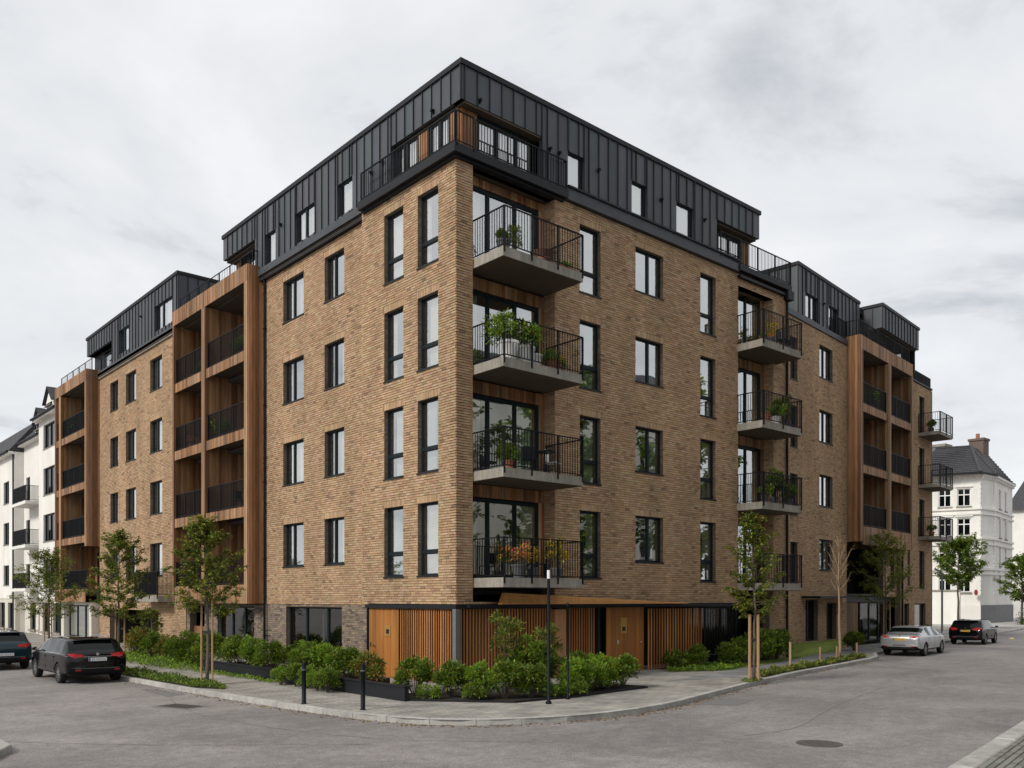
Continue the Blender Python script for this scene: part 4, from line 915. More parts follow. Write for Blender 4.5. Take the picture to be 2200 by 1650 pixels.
# ground cover strips: uncountable leaves
def cover(name, poly, n, z, pal, L, h, seed, label):
    random.seed(seed); xs = [p[0] for p in poly]; ys = [p[1] for p in poly]; mb = MB()
    def inside(x, y):
        c = False; j = len(poly) - 1
        for i in range(len(poly)):
            if (poly[i][1] > y) != (poly[j][1] > y) and x < (poly[j][0] - poly[i][0]) * (y - poly[i][1]) / (poly[j][1] - poly[i][1]) + poly[i][0]: c = not c
            j = i
        return c
    k = 0
    while k < n:
        x, y = U(min(xs), max(xs)), U(min(ys), max(ys))
        if not inside(x, y): continue
        hh = h * (0.5 + 0.5 * math.sin(x * 3.1 + y * 2.3) * math.sin(y * 4.7 - x * 1.9)); c = random.choice(pal); t = U(0.7, 1.2)
        leaf(mb, (x, y, z + hh * R()), (U(-1, 1), U(-1, 1), U(0.2, 1.4)), L * U(.6, 1.2), L * 0.45 * U(.7, 1.2), tuple(v * t for v in c)); k += 1
    o = mb.build(name, 'leaf'); tag(o, label, 'ground cover', kind='stuff'); random.seed(seed + 1); return o
V1 = [(-6.0, 14), (-5.95, 9), (-5.78, 4.4), (-5.35, 3.4), (-4.95, 4.2), (-5.0, 9), (-5.1, 14)]
sheet('verge_soil', V1, 0.127, 'soil'); cover('verge_plants', V1, 3600, 0.12, GREEN, 0.11, 0.16, 5, 'low green plants in the verge strip beside the left kerb')
V2 = [(8.9, -4.25), (11.2, -3.65), (16.3, -2.7), (20.6, -1.75), (20.6, -1.35), (16.3, -2.25), (11.3, -3.1), (9.5, -3.6)]
sheet('verge_soil', V2, 0.129, 'soil'); cover('verge_plants', V2, 4200, 0.12, TREE, 0.11, 0.20, 6, 'low hedge of green plants in the verge strip beside the right kerb')
cover('ground_cover', [(-4.0, 19), (-1.5, 22), (-1.2, 14), (-3.0, 10.2), (-4.05, 10.2), (-4.1, 15)], 4200, 0.12, BRIGHT, 0.13, 0.26, 7, 'bright green ground cover between the path and the passage')
cover('ground_cover', [(-3.75, 10.0), (-3.25, 10.0), (-3.25, 4.2), (-3.6, 4.2)], 700, 0.12, BRIGHT, 0.10, 0.10, 8, 'thin green strip at the foot of the black bed wall')
cover('ground_cover', [(8.3, -0.9), (9.6, -1.75), (10.6, -1.85), (12.0, -1.4), (12.0, -0.5), (9.2, -0.25)], 1900, 0.12, BRIGHT, 0.13, 0.16, 9, 'leafy ground cover before the right timber slats')
def grass(poly, n, zf, seed, label):
    random.seed(seed); mb = MB(); xs = [p[0] for p in poly]; ys = [p[1] for p in poly]
    for _ in range(n):
        t, s_ = R(), R(); a, b, c, d = poly
        x = (a[0] * (1 - t) + b[0] * t) * (1 - s_) + (d[0] * (1 - t) + c[0] * t) * s_; y = (a[1] * (1 - t) + b[1] * t) * (1 - s_) + (d[1] * (1 - t) + c[1] * t) * s_
        z = zf(t, s_); k = U(0.7, 1.3); h = U(.04, .09); dx_, dy_ = U(-.03, .03), U(-.03, .03); b0 = len(mb.v)
        mb.v += [(x - .006, y, z), (x + .006, y, z), (x + dx_, y + dy_, z + h)]; mb.face([b0, b0 + 1, b0 + 2], 0, (0.22 * k, 0.30 * k, 0.042 * k))
    o = mb.build('grass', 'leaf'); tag(o, label, 'grass', kind='stuff')
grass([(17.3, -0.1), (24.0, 1.3), (26, 2.0), (17.4, 1.1)], 14000, lambda t, s: 0.13 + 0.44 * s, 21, 'short grass on the sloping lawn before the right brick wall')
grass([(10.6, -1.8), (18.3, -0.05), (16.8, -0.2), (11, -0.6)], 10000, lambda t, s: 0.13, 22, 'short grass beside the path below the right balconies')

# trees
def tree(name, x, y, h0, h1, rad, n, label, group, pal=TREE, L=0.12, seed=1, trunk=0.05, shape=1.0, bark='bark', limbs=34, z0=0.12, droop=0.0):
    random.seed(seed); e = empty(name, (x, y, z0), 0, label, 'tree', group); tr = MB(); cr = MB(); H = h1
    pts = []; px, py = 0, 0; K = 9
    for i in range(K + 1):
        pts.append((px, py, H * 0.97 * i / K)); px += U(-.035, .035) * H / 5; py += U(-.035, .035) * H / 5
    tr.tube(pts, [trunk * (1 - 0.9 * i / K) + 0.006 for i in range(K + 1)], 8)
    tips = []
    for k in range(limbs):
        t = (k + R()) / limbs; z = h0 + (H - h0) * (t ** 1.1) * 0.93; i = min(K - 1, int(z / (H * 0.97) * K)); f = z / (H * 0.97) * K - i
        b = Vector(pts[i]).lerp(Vector(pts[i + 1]), f); prof = max(0.12, math.sin(math.pi * min(1, (t * 0.80 + 0.16))) ** 0.8) * shape + (1 - shape) * (1 - t)
        ln = rad * prof * U(0.75, 1.15); a = k * 2.4 + U(-.4, .4); el = U(0.15, 0.6) + 0.5 * t - droop
        d = Vector((math.cos(a) * math.cos(el), math.sin(a) * math.cos(el), math.sin(el))); mid = b + d * ln * 0.5 + Vector((0, 0, -0.03)); end = b + d * ln + Vector((U(-.06, .06), U(-.06, .06), 0.08 * ln))
        tr.tube([b, mid, end], [trunk * 0.32 * (1 - t * .6) + .004, trunk * .2 * (1 - t * .6) + .003, .003], 5)
        for j in range(7):
            s_ = 0.28 + 0.75 * j / 6; c = b.lerp(mid, s_ * 2) if s_ < .5 else mid.lerp(end, (s_ - .5) * 2); dd = (d + rdir() * 0.8).normalized(); q = c + dd * U(.12, .32) * rad / 1.1
            tr.tube([c, q], [.005, .002], 4); tips.append((c, q))
    for _ in range(n):
        c, q = random.choice(tips); p = c.lerp(q, U(.15, 1.15)) + rdir() * U(0, .09) * rad
        cc = random.choice(pal); k = U(.75, 1.25); leaf(cr, p, rdir(-.7, .5), L * U(.6, 1.15), L * .5 * U(.7, 1.2), tuple(v * k for v in cc))
    tr.build('trunk', bark, e, smooth=True)
    if n: cr.build('crown', 'leaf', e)
    return e
def stakes(x, y, h, label, k=2, r=0.029, off=0.16, ang=0.72):
    e = empty('tree_support', (x, y, 0.12), 0, label, 'tree support', 'timber supports of the young trees')
    for i in range(k):
        a = -ang + math.pi * i if k == 2 else i * 2 * math.pi / k + 0.4
        MB().tube([(math.cos(a) * off, math.sin(a) * off, 0), (math.cos(a) * off * .95, math.sin(a) * off * .95, h)], r, 10).build('stake', 'stake', e)
    for z in (0.45, h * 0.62):
        mb = MB(); P_ = [(math.cos(-ang + math.pi * i) * off, math.sin(-ang + math.pi * i) * off, z) for i in range(2)]; mb.bar(P_[0], P_[1], 0.008, 0.035); mb.build('tie', 'strap', e)
G2 = 'young street trees along the left kerb'
tree('street_tree', -5.2, 4.95, 1.95, 4.75, 1.08, 6800, 'young staked tree on the left verge nearest the street corner', G2, seed=101, shape=.6, droop=.12)
stakes(-5.2, 4.95, 2.45, 'timber stakes holding the left tree nearest the corner')
tree('street_tree', -5.2, 12.6, 1.7, 4.85, 1.15, 7000, 'young leafy tree rising behind the black estate car', G2, seed=102, shape=.65, droop=.12)
stakes(-5.2, 12.6, 2.3, 'timber stakes of the tree behind the black estate car')
tree('street_tree', -5.2, 22.2, 1.5, 4.5, 1.55, 6500, 'young wide tree in front of the white houses on the left', G2, seed=103, shape=.6, droop=.1)
stakes(-5.2, 22.2, 2.2, 'timber stakes of the tree before the white houses')
G3 = 'young street trees along the right kerb'
tree('street_tree', 7.66, -4.72, 1.85, 5.05, 0.9, 5200, 'slim staked tree on the right pavement before the stacked balconies', G3, seed=104, shape=.75)
stakes(7.66, -4.72, 2.0, 'pair of round timber stakes holding the slim tree on the right pavement', r=0.047, off=0.13)
cover('tree_pit_plants', [(6.9, -5.0), (8.0, -4.8), (8.3, -4.45), (7.3, -4.5)], 260, 0.12, GREEN, 0.08, 0.08, 15, 'small green patch at the foot of the slim staked tree')
tree('bare_tree', 17.9, -1.95, 2.6, 4.9, 0.9, 0, 'leafless pale brown tree on the right verge', None, seed=105, bark='bark_pale', limbs=22, trunk=0.06, droop=-0.6)
tree('street_tree', 28.0, 0.95, 2.0, 5.7, 1.55, 7000, 'leafy young tree in front of the dark entrance below the right loggias', G3, seed=106, shape=.85, droop=.1)
stakes(28.0, 0.95, 2.4, 'timber stakes of the tree left of the silver car')
tree('street_tree', 58, 9.5, 3.4, 6.9, 2.1, 8000, 'round dark green tree in front of the white corner house', None, seed=107, L=.26, trunk=.10, pal=GREEN)
tree('street_tree', *cpt(2196, 84), 2.0, 6.4, 2.0, 6000, 'dark tree at the right picture edge beyond the crossing', None, seed=108, L=.3, trunk=.12, pal=GREEN)
# trees over the road opposite, seen in the right facade's panes
for i, (x, y, h) in enumerate([(5, -20, 15), (13, -19, 16.5), (22, -17.5, 16), (32, -16, 17)]):
    tree('avenue_tree', x, y, 3.0, h, 4.0, 7000, ['nearest', 'second', 'third', 'farthest'][i] + ' tall tree across the street mirrored in the right windows', 'tall trees across the street', seed=120 + i, L=.55, trunk=.2, pal=GREEN)

# ------------------------------------------------------------------ bollards, poles, verge posts
def bollard(x, y, h, label):
    e = empty('bollard', (x, y, 0.12), 0, label, 'bollard', 'bollards at the corner')
    MB().lathe((0, 0, 0), [(0.075, 0), (0.075, 0.01), (0.052, 0.02), (0.052, h - .2), (0.058, h - .19), (0.058, h - .17), (.05, h - .16), (.05, h - .05), (.045, h - .02), (.02, h)], 18).build('post', 'black_metal', e, smooth=True)
    MB().lathe((0, 0, h - .19), [(.0585, 0.001), (.0585, .019)], 18).build('band', 'steel_grey', e)
bollard(-5.28, -0.97, 0.98, 'black bollard on the left, before the hedge'); bollard(-4.84, -2.87, 1.05, 'black bollard nearest the corner, before the wooden door')
p1 = empty('street_pole', (-0.96, -4.8, 0.12), 0, 'tall thin black pole with a white band near its top', 'pole')
MB().lathe((0, 0, 0), [(.07, 0), (.07, .05), (.04, .07), (.034, 3.3), (.03, 3.34)], 14).build('shaft', 'black_metal', p1, smooth=True)
MB().lathe((0, 0, 2.95), [(.037, 0), (.037, .2)], 14).build('band', 'white_paint', p1); MB().lathe((0, 0, 3.34), [(.026, 0), (.03, .05), (.012, .09)], 12).build('cap', 'black_metal', p1)
p2 = empty('street_pole', (0.06, -4.42, 0.12), 0, 'shorter thin black pole right of the banded pole', 'pole')
MB().lathe((0, 0, 0), [(.06, 0), (.06, .04), (.03, .06), (.026, 2.25), (.035, 2.26), (.035, 2.34), (.01, 2.38)], 12).build('shaft', 'black_metal', p2, smooth=True)
for i, (x, y, h, m, lab) in enumerate([(12.03, -3.3, 0.95, 'bark_pale', 'reddish stake in the right verge nearest the slim tree'), (15.7, -2.35, 0.6, 'stake', 'short square post in the middle of the right verge'), (17.5, -2.05, 0.55, 'stake', 'short post beside the leafless tree'), (19.9, -1.65, 0.6, 'stake', 'short post of the right verge nearest the silver car')]):
    e = empty('verge_post', (x, y, 0.12), 0.2, lab, 'post', 'posts in the right verge'); MB().box(W0, -.032, .032, -.032, .032, 0, h).build('post', m, e); MB().box(W0, -.04, .04, -.04, .04, h, h + .03).build('cap', m, e)

# ------------------------------------------------------------------ cars
def car(name, loc, rz, paint, stations, L, glass_side, glass_rear, glass_front, label, axles, wheel_r, rear):
    e = empty(name, (loc[0], loc[1], 0), rz, label, 'car')
    vs, fs, ms = [], [], []
    def ring(st):
        x, zb, w, zbelt, wt, zt = st
        if zt > 1.2: wt += 0.06
        zm = zb + (zbelt - zb) * 0.55
        half = [(0, zb), (w * .86, zb), (w * .97, zb + .10), (w, zm), (w * .975, zbelt), (wt, zt - .045), (wt * .72, zt - .008), (0, zt)]
        pts = [(x, y, z) for y, z in half] + [(x, -y, z) for y, z in half[-2:0:-1]]
        return pts
    n = 14
    for st in stations: vs += ring(st)
    for i in range(len(stations) - 1):
        for j in range(n):
            k = (j + 1) % n; fs.append([i * n + j, (i + 1) * n + j, (i + 1) * n + k, i * n + k])
            side_ = j in (4, 9); top = j in (5, 6, 7, 8); m = 0
            if side_ and i in glass_side: m = 1
            if top and (i in glass_rear or i in glass_front): m = 1
            if j in (0, 13, 1, 12): m = 2
            ms.append(m)
    fs.append(list(range(n))); ms.append(0); fs.append([(len(stations) - 1) * n + j for j in range(n)][::-1]); ms.append(0)
    me = bpy.data.meshes.new('body'); me.from_pydata(vs, [], fs)
    for mm in (paint, 'car_glass', 'plastic_black'): me.materials.append(MATS[mm])
    me.polygons.foreach_set('material_index', ms)
    bm = bmesh.new(); bm.from_mesh(me); bmesh.ops.recalc_face_normals(bm, faces=bm.faces); bm.verts.index_update()
    cl = bm.edges.layers.float.new('crease_edge')
    for ed in bm.edges:
        mm = {f.material_index for f in ed.link_faces}; a_, b_ = ed.verts
        if a_.index % 14 == b_.index % 14 and a_.index % 14 in (4, 5, 9, 10): ed[cl] = 0.75       # belt line and roof rail
        elif 2 in mm and len(mm) > 1: ed[cl] = 0.5
    bm.to_mesh(me); bm.free()
    o = bpy.data.objects.new('tmp', me); COL.objects.link(o)
    sub_ = o.modifiers.new('s', 'SUBSURF'); sub_.levels = 3; sub_.render_levels = 3
    cut = MB()
    for ax in axles:
        for s in (-1, 1): cut.tube([(ax, s * 0.62, wheel_r), (ax, s * 1.3, wheel_r)], wheel_r + 0.045, 28)
    cm = cut.mesh('cut', ['plastic_black']); co = bpy.data.objects.new('cut', cm); COL.objects.link(co)
    bm = bmesh.new(); bm.from_mesh(cm); bmesh.ops.recalc_face_normals(bm, faces=bm.faces); bm.to_mesh(cm); bm.free()
    bo = o.modifiers.new('b', 'BOOLEAN'); bo.object = co; bo.operation = 'DIFFERENCE'; bo.solver = 'EXACT'; bo.material_mode = 'TRANSFER'
    dg = bpy.context.evaluated_depsgraph_get(); m2 = bpy.data.meshes.new_from_object(o.evaluated_get(dg), depsgraph=dg); m2.name = 'body'
    bpy.data.objects.remove(o); bpy.data.objects.remove(co)
    m2.polygons.foreach_set('use_smooth', [True] * len(m2.polygons))
    body = link('body', m2, e)
    try: m2.set_sharp_from_angle(angle=math.radians(38))
    except Exception: pass
    ww = 0.79
    for ax in axles:
        for s in (-1, 1):
            t = MB(); prof = [(wheel_r - .09, -.095), (wheel_r - .02, -.10), (wheel_r, -.07), (wheel_r, .07), (wheel_r - .02, .10), (wheel_r - .09, .095)]
            kk = 30; b0 = 0
            for r, yy in prof:
                for j in range(kk):
                    a = 2 * math.pi * j / kk; t.v.append((ax + r * math.cos(a), s * ww + yy, wheel_r + r * math.sin(a)))
            for i in range(len(prof)):
                for j in range(kk): t.face([i * kk + j, i * kk + (j + 1) % kk, ((i + 1) % len(prof)) * kk + (j + 1) % kk, ((i + 1) % len(prof)) * kk + j])
            wh = t.build('wheel', 'tyre', e, smooth=True)
            r = MB(); rr = wheel_r - .088; yo = s * (ww + .075 * 1)
            yo = s * ww + s * .07
            r.tube([(ax, yo - s * .09, wheel_r), (ax, yo - s * .06, wheel_r)], rr, 24, 1)
            for k in range(10):
                a = 2 * math.pi * k / 10 + .2
                r.bar((ax + .03 * math.cos(a), yo, wheel_r + .03 * math.sin(a)), (ax + rr * math.cos(a), yo - s * .01, wheel_r + rr * math.sin(a)), .012, .022, 0, up=(0, 1, 0))
            for k in range(24):
                a, a2 = 2 * math.pi * k / 24, 2 * math.pi * (k + 1) / 24; r.bar((ax + rr * math.cos(a), yo, wheel_r + rr * math.sin(a)), (ax + rr * math.cos(a2), yo, wheel_r + rr * math.sin(a2)), .012, .012)
            r.tube([(ax, yo - s * .03, wheel_r), (ax, yo + s * .01, wheel_r)], .05, 12)
            r.build('rim', ['rim', 'plastic_black'], wh)
    for s in (-1, 1):                                            # bright trim under the side windows
        xs_ = [st[0] for st in stations if st[5] > 1.3]
        MB().tube([(xs_[0] + .2, s * .893, .985), ((xs_[0] + xs_[-1]) / 2, s * .898, .98), (xs_[-1] + .35, s * .885, .955)], .009, 6).build('window_trim', 'chrome', e)
    rear(e)
    e.scale = (1, 1, 0.935)
    for s in (-1, 1):
        mm = MB(); mxp = stations_mirror(stations); mm.box(W0, mxp, mxp + .1, s * .93 - .02, s * .93 + .14 * s, .98, 1.10) if False else None
        mm.v = []; mm.f = []; mm.m = []; mm.c = []
        cx, cy, cz = mxp, s * 1.0, 1.04
        for (dx_, r_) in ((-.05, .06), (0.0, .085), (.09, .06), (.12, .02)):
            for j in range(8):
                a = 2 * math.pi * j / 8; mm.v.append((cx + dx_, cy + r_ * 1.15 * math.cos(a), cz + r_ * .8 * math.sin(a)))
        for i in range(3):
            for j in range(8): mm.face([i * 8 + j, i * 8 + (j + 1) % 8, (i + 1) * 8 + (j + 1) % 8, (i + 1) * 8 + j])
        mm.face(list(range(8))); mm.face(list(range(24, 32))[::-1]); mm.bar((cx + .02, cy - s * .05, cz - .04), (cx + .06, s * .84, cz - .08), .02)
        mm.build('wing_mirror', paint, e, smooth=True)
        hd = MB()
        for ax in (axles[0] + .55, axles[0] + 1.55): hd.box(W0, ax - .1, ax + .1, s * .905 - .02, s * .905 + .022 * s + .0, .84, .865)
        hd.build('door_handle', paint, e)
        sl = MB()                                                # door shut lines
        for ax in (axles[0] + .42, axles[0] + 1.42, axles[1] - .42): sl.box(W0, ax - .003, ax + .003, s * .88, s * .9045, .42, .88)
        sl.build('shut_line', 'plastic_black', e)
    return e
def stations_mirror(st): return [s for s in st if s[5] > 1.35][-1][0] + .28
def box_obj(name, m, e, x0, x1, y0, y1, z0, z1): return MB().box(W0, x0, x1, y0, y1, z0, z1).build(name, m, e)
def lights(e, xr, zc, y0, y1, h, wrap=.16):
    for s in (-1, 1):
        mb = MB(); a, b = sorted((s * y0, s * y1))
        pts = [(xr - .004, s * y0, zc - h * .35), (xr - .010, s * (y0 * .35 + y1 * .65), zc - h * .55), (xr + .035, s * y1, zc - h * .5), (xr + wrap + .1, s * (y1 + .055), zc - h * .1), (xr + wrap + .12, s * (y1 + .055), zc + h * .45), (xr + .055, s * y1 * .995, zc + h * .5), (xr + .02, s * (y0 * .35 + y1 * .65), zc + h * .5), (xr + .016, s * y0, zc + h * .3)]
        inn = [(x + .08, y * .93, z) for x, y, z in pts]; n = len(pts); mb.v = pts + inn
        for q in ((0, 1, 6, 7), (1, 2, 5, 6), (2, 3, 4, 5)): mb.face(list(q) if s > 0 else list(q)[::-1])
        for i in range(n): mb.face([i, (i + 1) % n, n + (i + 1) % n, n + i])
        t = mb.build('tail_light', 'tail_red', e)
        box_obj('light_strip', 'tail_clear', t, xr - .014, xr + .03, *sorted((s * (y0 + .06), s * (y1 - .07))), zc - .018, zc + .022)
def plate(e, x, z, m, blue=True):
    p = box_obj('number_plate', m, e, x - .012, x + .02, -.26, .26, z - .056, z + .056)
    if blue: box_obj('plate_band', 'plate_blue', p, x - .014, x - .0125, .215, .258, z - .052, z + .052)
    mb = MB()
    for i in range(7):
        y = .17 - i * .055 - (.03 if i > 1 else 0); mb.box(W0, x - .0145, x - .0125, y - .016, y - .006, z - .032, z + .032); mb.box(W0, x - .0145, x - .0125, y - .002, y + .014, z - .032 + (i % 3) * .02, z - .018 + (i % 3) * .02)
    mb.build('plate_text', 'steel_grey', p)
def rear_wagon(light_z, plate_z, pm, hi=True):
    def f(e):
        lights(e, .03, light_z, .40, .80, .20); plate(e, .004, plate_z, pm)
        box_obj('boot_trim', 'chrome', e, .012, .07, -.40, .40, plate_z + .085, plate_z + .10)
        MB().tube([(.02, 0, plate_z + .17), (.075, 0, plate_z + .17)], .045, 14).build('badge', 'chrome', e)
        box_obj('bumper_strip', 'plastic_black', e, -.01, .06, -.66, .66, .40, .50); box_obj('bumper_lip', 'steel_grey', e, -.014, .03, -.62, .62, .505, .52)
        for s in (-1, 1): box_obj('reflector', 'tail_red', e, -.014, .03, *sorted((s * .48, s * .64)), .44, .475)
        box_obj('roof_spoiler', 'plastic_black', e, .40, .56, -.56, .56, 1.435, 1.455)
        MB().tube([(.155, .05, 1.06), (.185, -.36, 1.09)], .012, 6).build('rear_wiper', 'plastic_black', e)
        for s in (-1, 1): MB().tube([(.9, s * .57, 1.475), (1.6, s * .585, 1.51), (2.7, s * .57, 1.48)], .016, 6).build('roof_rail', 'chrome' if hi else 'plastic_black', e)
        MB().tube([(.75, 0, 1.45), (.68, 0, 1.52)], [.02, .006], 6).build('aerial', 'plastic_black', e)
    return f
WAG = [(0.0, .44, .70, .74, .62, .80), (.03, .36, .80, .80, .72, .88), (.07, .30, .86, .90, .76, 1.0), (.14, .27, .89, .97, .76, 1.06), (.50, .25, .905, .985, .66, 1.425), (.66, .25, .91, .985, .665, 1.462), (.78, .25, .91, .985, .665, 1.47), (1.42, .24, .912, .98, .67, 1.485), (1.48, .24, .912, .98, .67, 1.487), (2.35, .24, .912, .97, .67, 1.48), (2.42, .24, .912, .97, .67, 1.475), (3.02, .24, .91, .96, .655, 1.42), (3.85, .25, .90, .93, .76, 1.0), (4.3, .26, .88, .84, .74, .92), (4.6, .30, .80, .72, .66, .80), (4.74, .36, .62, .60, .52, .66)]
HAT = [(a * .92 if a > .6 else a, b, c, d + .03, w_, t_ + .02) for a, b, c, d, w_, t_ in WAG]
SED = [(0.0, .44, .70, .78, .62, .86), (.03, .36, .80, .84, .74, .93), (.08, .30, .86, .92, .78, 1.02), (.2, .27, .89, .96, .76, 1.06), (.62, .25, .905, .985, .72, 1.085), (.80, .25, .91, .985, .70, 1.11), (1.32, .25, .912, .985, .63, 1.40), (1.50, .24, .912, .98, .64, 1.43), (1.58, .24, .912, .98, .645, 1.435), (2.40, .24, .912, .97, .65, 1.44), (2.47, .24, .912, .97, .65, 1.437), (3.0, .24, .91, .96, .64, 1.39), (3.75, .25, .90, .93, .76, 1.0), (4.3, .26, .88, .84, .74, .90), (4.6, .30, .80, .72, .66, .80), (4.74, .36, .62, .60, .52, .66)]
car('estate_car', (-7.05, 8.75), math.radians(90), 'paint_black', WAG, 4.74, {6, 8, 10}, {3}, {11}, 'black estate car with white number plate parked beside the left verge', (.95, 3.75), .33, rear_wagon(.90, .80, 'plate_white'))
car('hatchback_car', (-8.05, 16.1), math.radians(90), 'paint_teal', HAT, 4.4, {6, 8, 10}, {3}, {11}, 'dark teal hatchback cut by the left picture edge', (.9, 3.45), .33, rear_wagon(.92, .62, 'plate_white', False))
def rear_sedan(e):
    lights(e, .03, .90, .36, .80, .17); plate(e, .008, .82, 'plate_yellow', True); box_obj('plate_holder', 'steel_grey', e, -.012, .03, -.27, .27, .50, .58)
    box_obj('lower_bumper', 'plastic_black', e, -.008, .06, -.66, .66, .36, .46); MB().tube([(.055, 0, .97), (.08, 0, .97)], .04, 14).build('badge', 'chrome', e)
    for s in (-1, 1): box_obj('reflector', 'tail_red', e, -.012, .03, *sorted((s * .48, s * .66)), .475, .50)
    MB().tube([(1.6, 0, 1.43), (1.5, 0, 1.49)], [.03, .006], 6).build('aerial', 'paint_silver', e)
car('saloon_car', (23.95, -1.55), math.radians(9), 'paint_silver', SED, 4.74, {7, 9, 6, 10}, {5}, {11}, 'silver saloon car with a yellow number plate parked on the right', (.95, 3.75), .33, rear_sedan)
car('hatchback_car', (36.5, .55), math.radians(9), 'paint_dark', HAT, 4.4, {6, 8, 10}, {3}, {11}, 'dark hatchback parked in front of the silver saloon', (.9, 3.45), .33, rear_wagon(.94, .84, 'plate_yellow', False))

# ------------------------------------------------------------------ neighbouring houses
def simple_window(fr, u0, u1, z0, z1, n, parent, cross=True, m='white_paint', fw=.09, sp=.28, sh=.14):
    mb = MB(); mb.box(fr, u0, u0 + fw, n - .06, n, z0, z1); mb.box(fr, u1 - fw, u1, n - .06, n, z0, z1); mb.box(fr, u0 + fw, u1 - fw, n - .06, n, z1 - fw, z1); mb.box(fr, u0 + fw, u1 - fw, n - .06, n, z0, z0 + fw)
    um = (u0 + u1) / 2; mb.box(fr, um - .05, um + .05, n - .06, n + .01, z0 + fw, z1 - fw)
    if cross: zm = z0 + (z1 - z0) * .66; mb.box(fr, u0 + fw, um - .05, n - .06, n + .01, zm - .05, zm + .05); mb.box(fr, um + .05, u1 - fw, n - .06, n + .01, zm - .05, zm + .05)
    w = mb.build('window', m, parent); g = MB(); pts = [fr.p(u1 - .02, n - .045, z0 + .02), fr.p(u0 + .02, n - .045, z0 + .02), fr.p(u0 + .02, n - .045, z1 - .02), fr.p(u1 - .02, n - .045, z1 - .02)]
    g.poly(pts[::-1] if fr.flip else pts); g.build('pane', 'car_glass', w)
    MB().box(fr, u0 - sh * .8, u1 + sh * .8, n - .05, n + sp, z0 - sh, z0).build('sill', 'concrete', w); return w
def plain_wall(fr, u0, u1, z0, z1, ops, m, parent, n=0): return wall(fr, u0, u1, z0, z1, ops, n=n, bricks=False, mats=(m, m), name='wall', parent=parent)
# white corner house at the end of the right street
WH = empty('corner_house', (0, 0, 0), 0, 'white stucco corner house with dark hipped roof at the end of the right street', 'house')
A0, A1, A2, A3 = cpt(1960, 91), cpt(2106, 88), cpt(2138, 90), cpt(2175, 97)
def seg(a, b): L = math.dist(a, b); u = ((b[0] - a[0]) / L, (b[1] - a[1]) / L); return Fr(a, u, (u[1], -u[0])), L
segs = [seg(A0, A1), seg(A1, A2), seg(A2, A3)]
ZB = [0.0, 3.2, 14.6]
fl = [(3.6, 5.7), (6.6, 8.6), (9.6, 11.5), (12.15, 13.9)]
fl = [(4.2, 6.0), (7.0, 8.9), (9.9, 11.7)]
def hz(py): return 2.6 + (1286 - py) / 1892 * 88
fl = [(hz(1242), hz(1165)), (hz(1150) if False else hz(1205) + 1.0, 0)]
fl = [(hz(1284), hz(1240)), (hz(1222), hz(1178)), (hz(1150), hz(1113)), (hz(1086), hz(1048))]
for si, (fr, L) in enumerate(segs):
    cols = [(L - 4.6, L - 3.2), (L - 2.0 - 1.4, L - 2.0)] if si == 0 else ([] if si == 1 else [(1.3, 2.3), (3.9, 4.9)])
    cols = [[(L - 2.05, L - .85), (L - 3.75, L - 2.6), (L - 5.6, L - 4.5)], [], [(1.9, 2.8), (4.9, 5.8)]][si]
    ops = [(a, b, z0, z1) for a, b in cols for z0, z1 in [(hz(1272), hz(1232)), (hz(1213), hz(1172)), (hz(1150), hz(1112)), (hz(1086), hz(1048))]]
    plain_wall(fr, 0, L, 0.0, hz(1018), ops, 'white_plaster', WH)
    for o in ops: simple_window(fr, *o, -.14, WH, m='white_paint')
    for py in (1020, 1092, 1103, 1156, 1168, 1222, 1232): MB().box(fr, -.05, L + .05, 0.001, .16 if py > 1030 else .35, hz(py) - .1, hz(py) + .1).build('string_course', 'white_plaster', WH)
    MB().box(fr, -.04, L + .04, .002, .10, 0, hz(1300)).build('plinth', 'stone_base' if si else 'white_plaster', WH)
    for o in ops: MB().box(fr, o[0] - .2, o[1] + .2, .002, .12, o[3] + .15, o[3] + .3).build('window_hood', 'white_plaster', WH)
    k = int(L / .5)
    mb = MB()
    for i in range(k): mb.box(fr, i * L / k + .1, i * L / k + .3, .002, .25, hz(1018) - .45, hz(1018) - .12)
    mb.build('dentils', 'white_plaster', WH)
    if si == 2: break
for uq in (0, 1):
    fr, L = segs[1]; mb = MB()
    for i in range(26): mb.box(fr, (0 if uq == 0 else L - .35) - .02, (.35 if uq == 0 else L) + .02, .003, .06, 3 + i * .46, 3 + i * .46 + .36)
    mb.build('quoin', 'white_plaster', WH)
rt = hz(1016); inn = cpt(2060, 100); r0 = [(*cpt(1950, 90.2), rt), (*cpt(2106, 87.3), rt), (*cpt(2140, 89.3), rt), (*cpt(2180, 97), rt)]
rid = [(*cpt(2010, 96), hz(972) + 1.7), (*cpt(2086, 95), hz(970) + 1.7), (*cpt(2112, 99), hz(973) + 2.2)]
mb = MB(); mb.poly([r0[0], r0[1], rid[1], rid[0]]); mb.poly([r0[1], r0[2], rid[1]]); mb.poly([r0[2], r0[3], rid[2], rid[1]]); mb.poly([rid[0], rid[1], rid[2], (*cpt(2130, 106), rt)]); mb.build('roof', 'slate', WH)
mb = MB()
for a, b, c, d in ((r0[0], r0[1], rid[1], rid[0]), (r0[2], r0[3], rid[2], rid[1])):
    for k in range(1, 14):
        t = k / 14; p, q = Vector(a).lerp(Vector(d), t), Vector(b).lerp(Vector(c), t); mb.bar(p + Vector((0, 0, .02)), q + Vector((0, 0, .02)), .05, .03)
for a, b in ((r0[1], rid[1]), (r0[2], rid[1]), (rid[0], rid[1])): mb.bar(Vector(a) + Vector((0, 0, .06)), Vector(b) + Vector((0, 0, .06)), .13, .08)
o = mb.build('tile_courses', 'slate', WH); o['kind'] = 'stuff'
mb = MB()
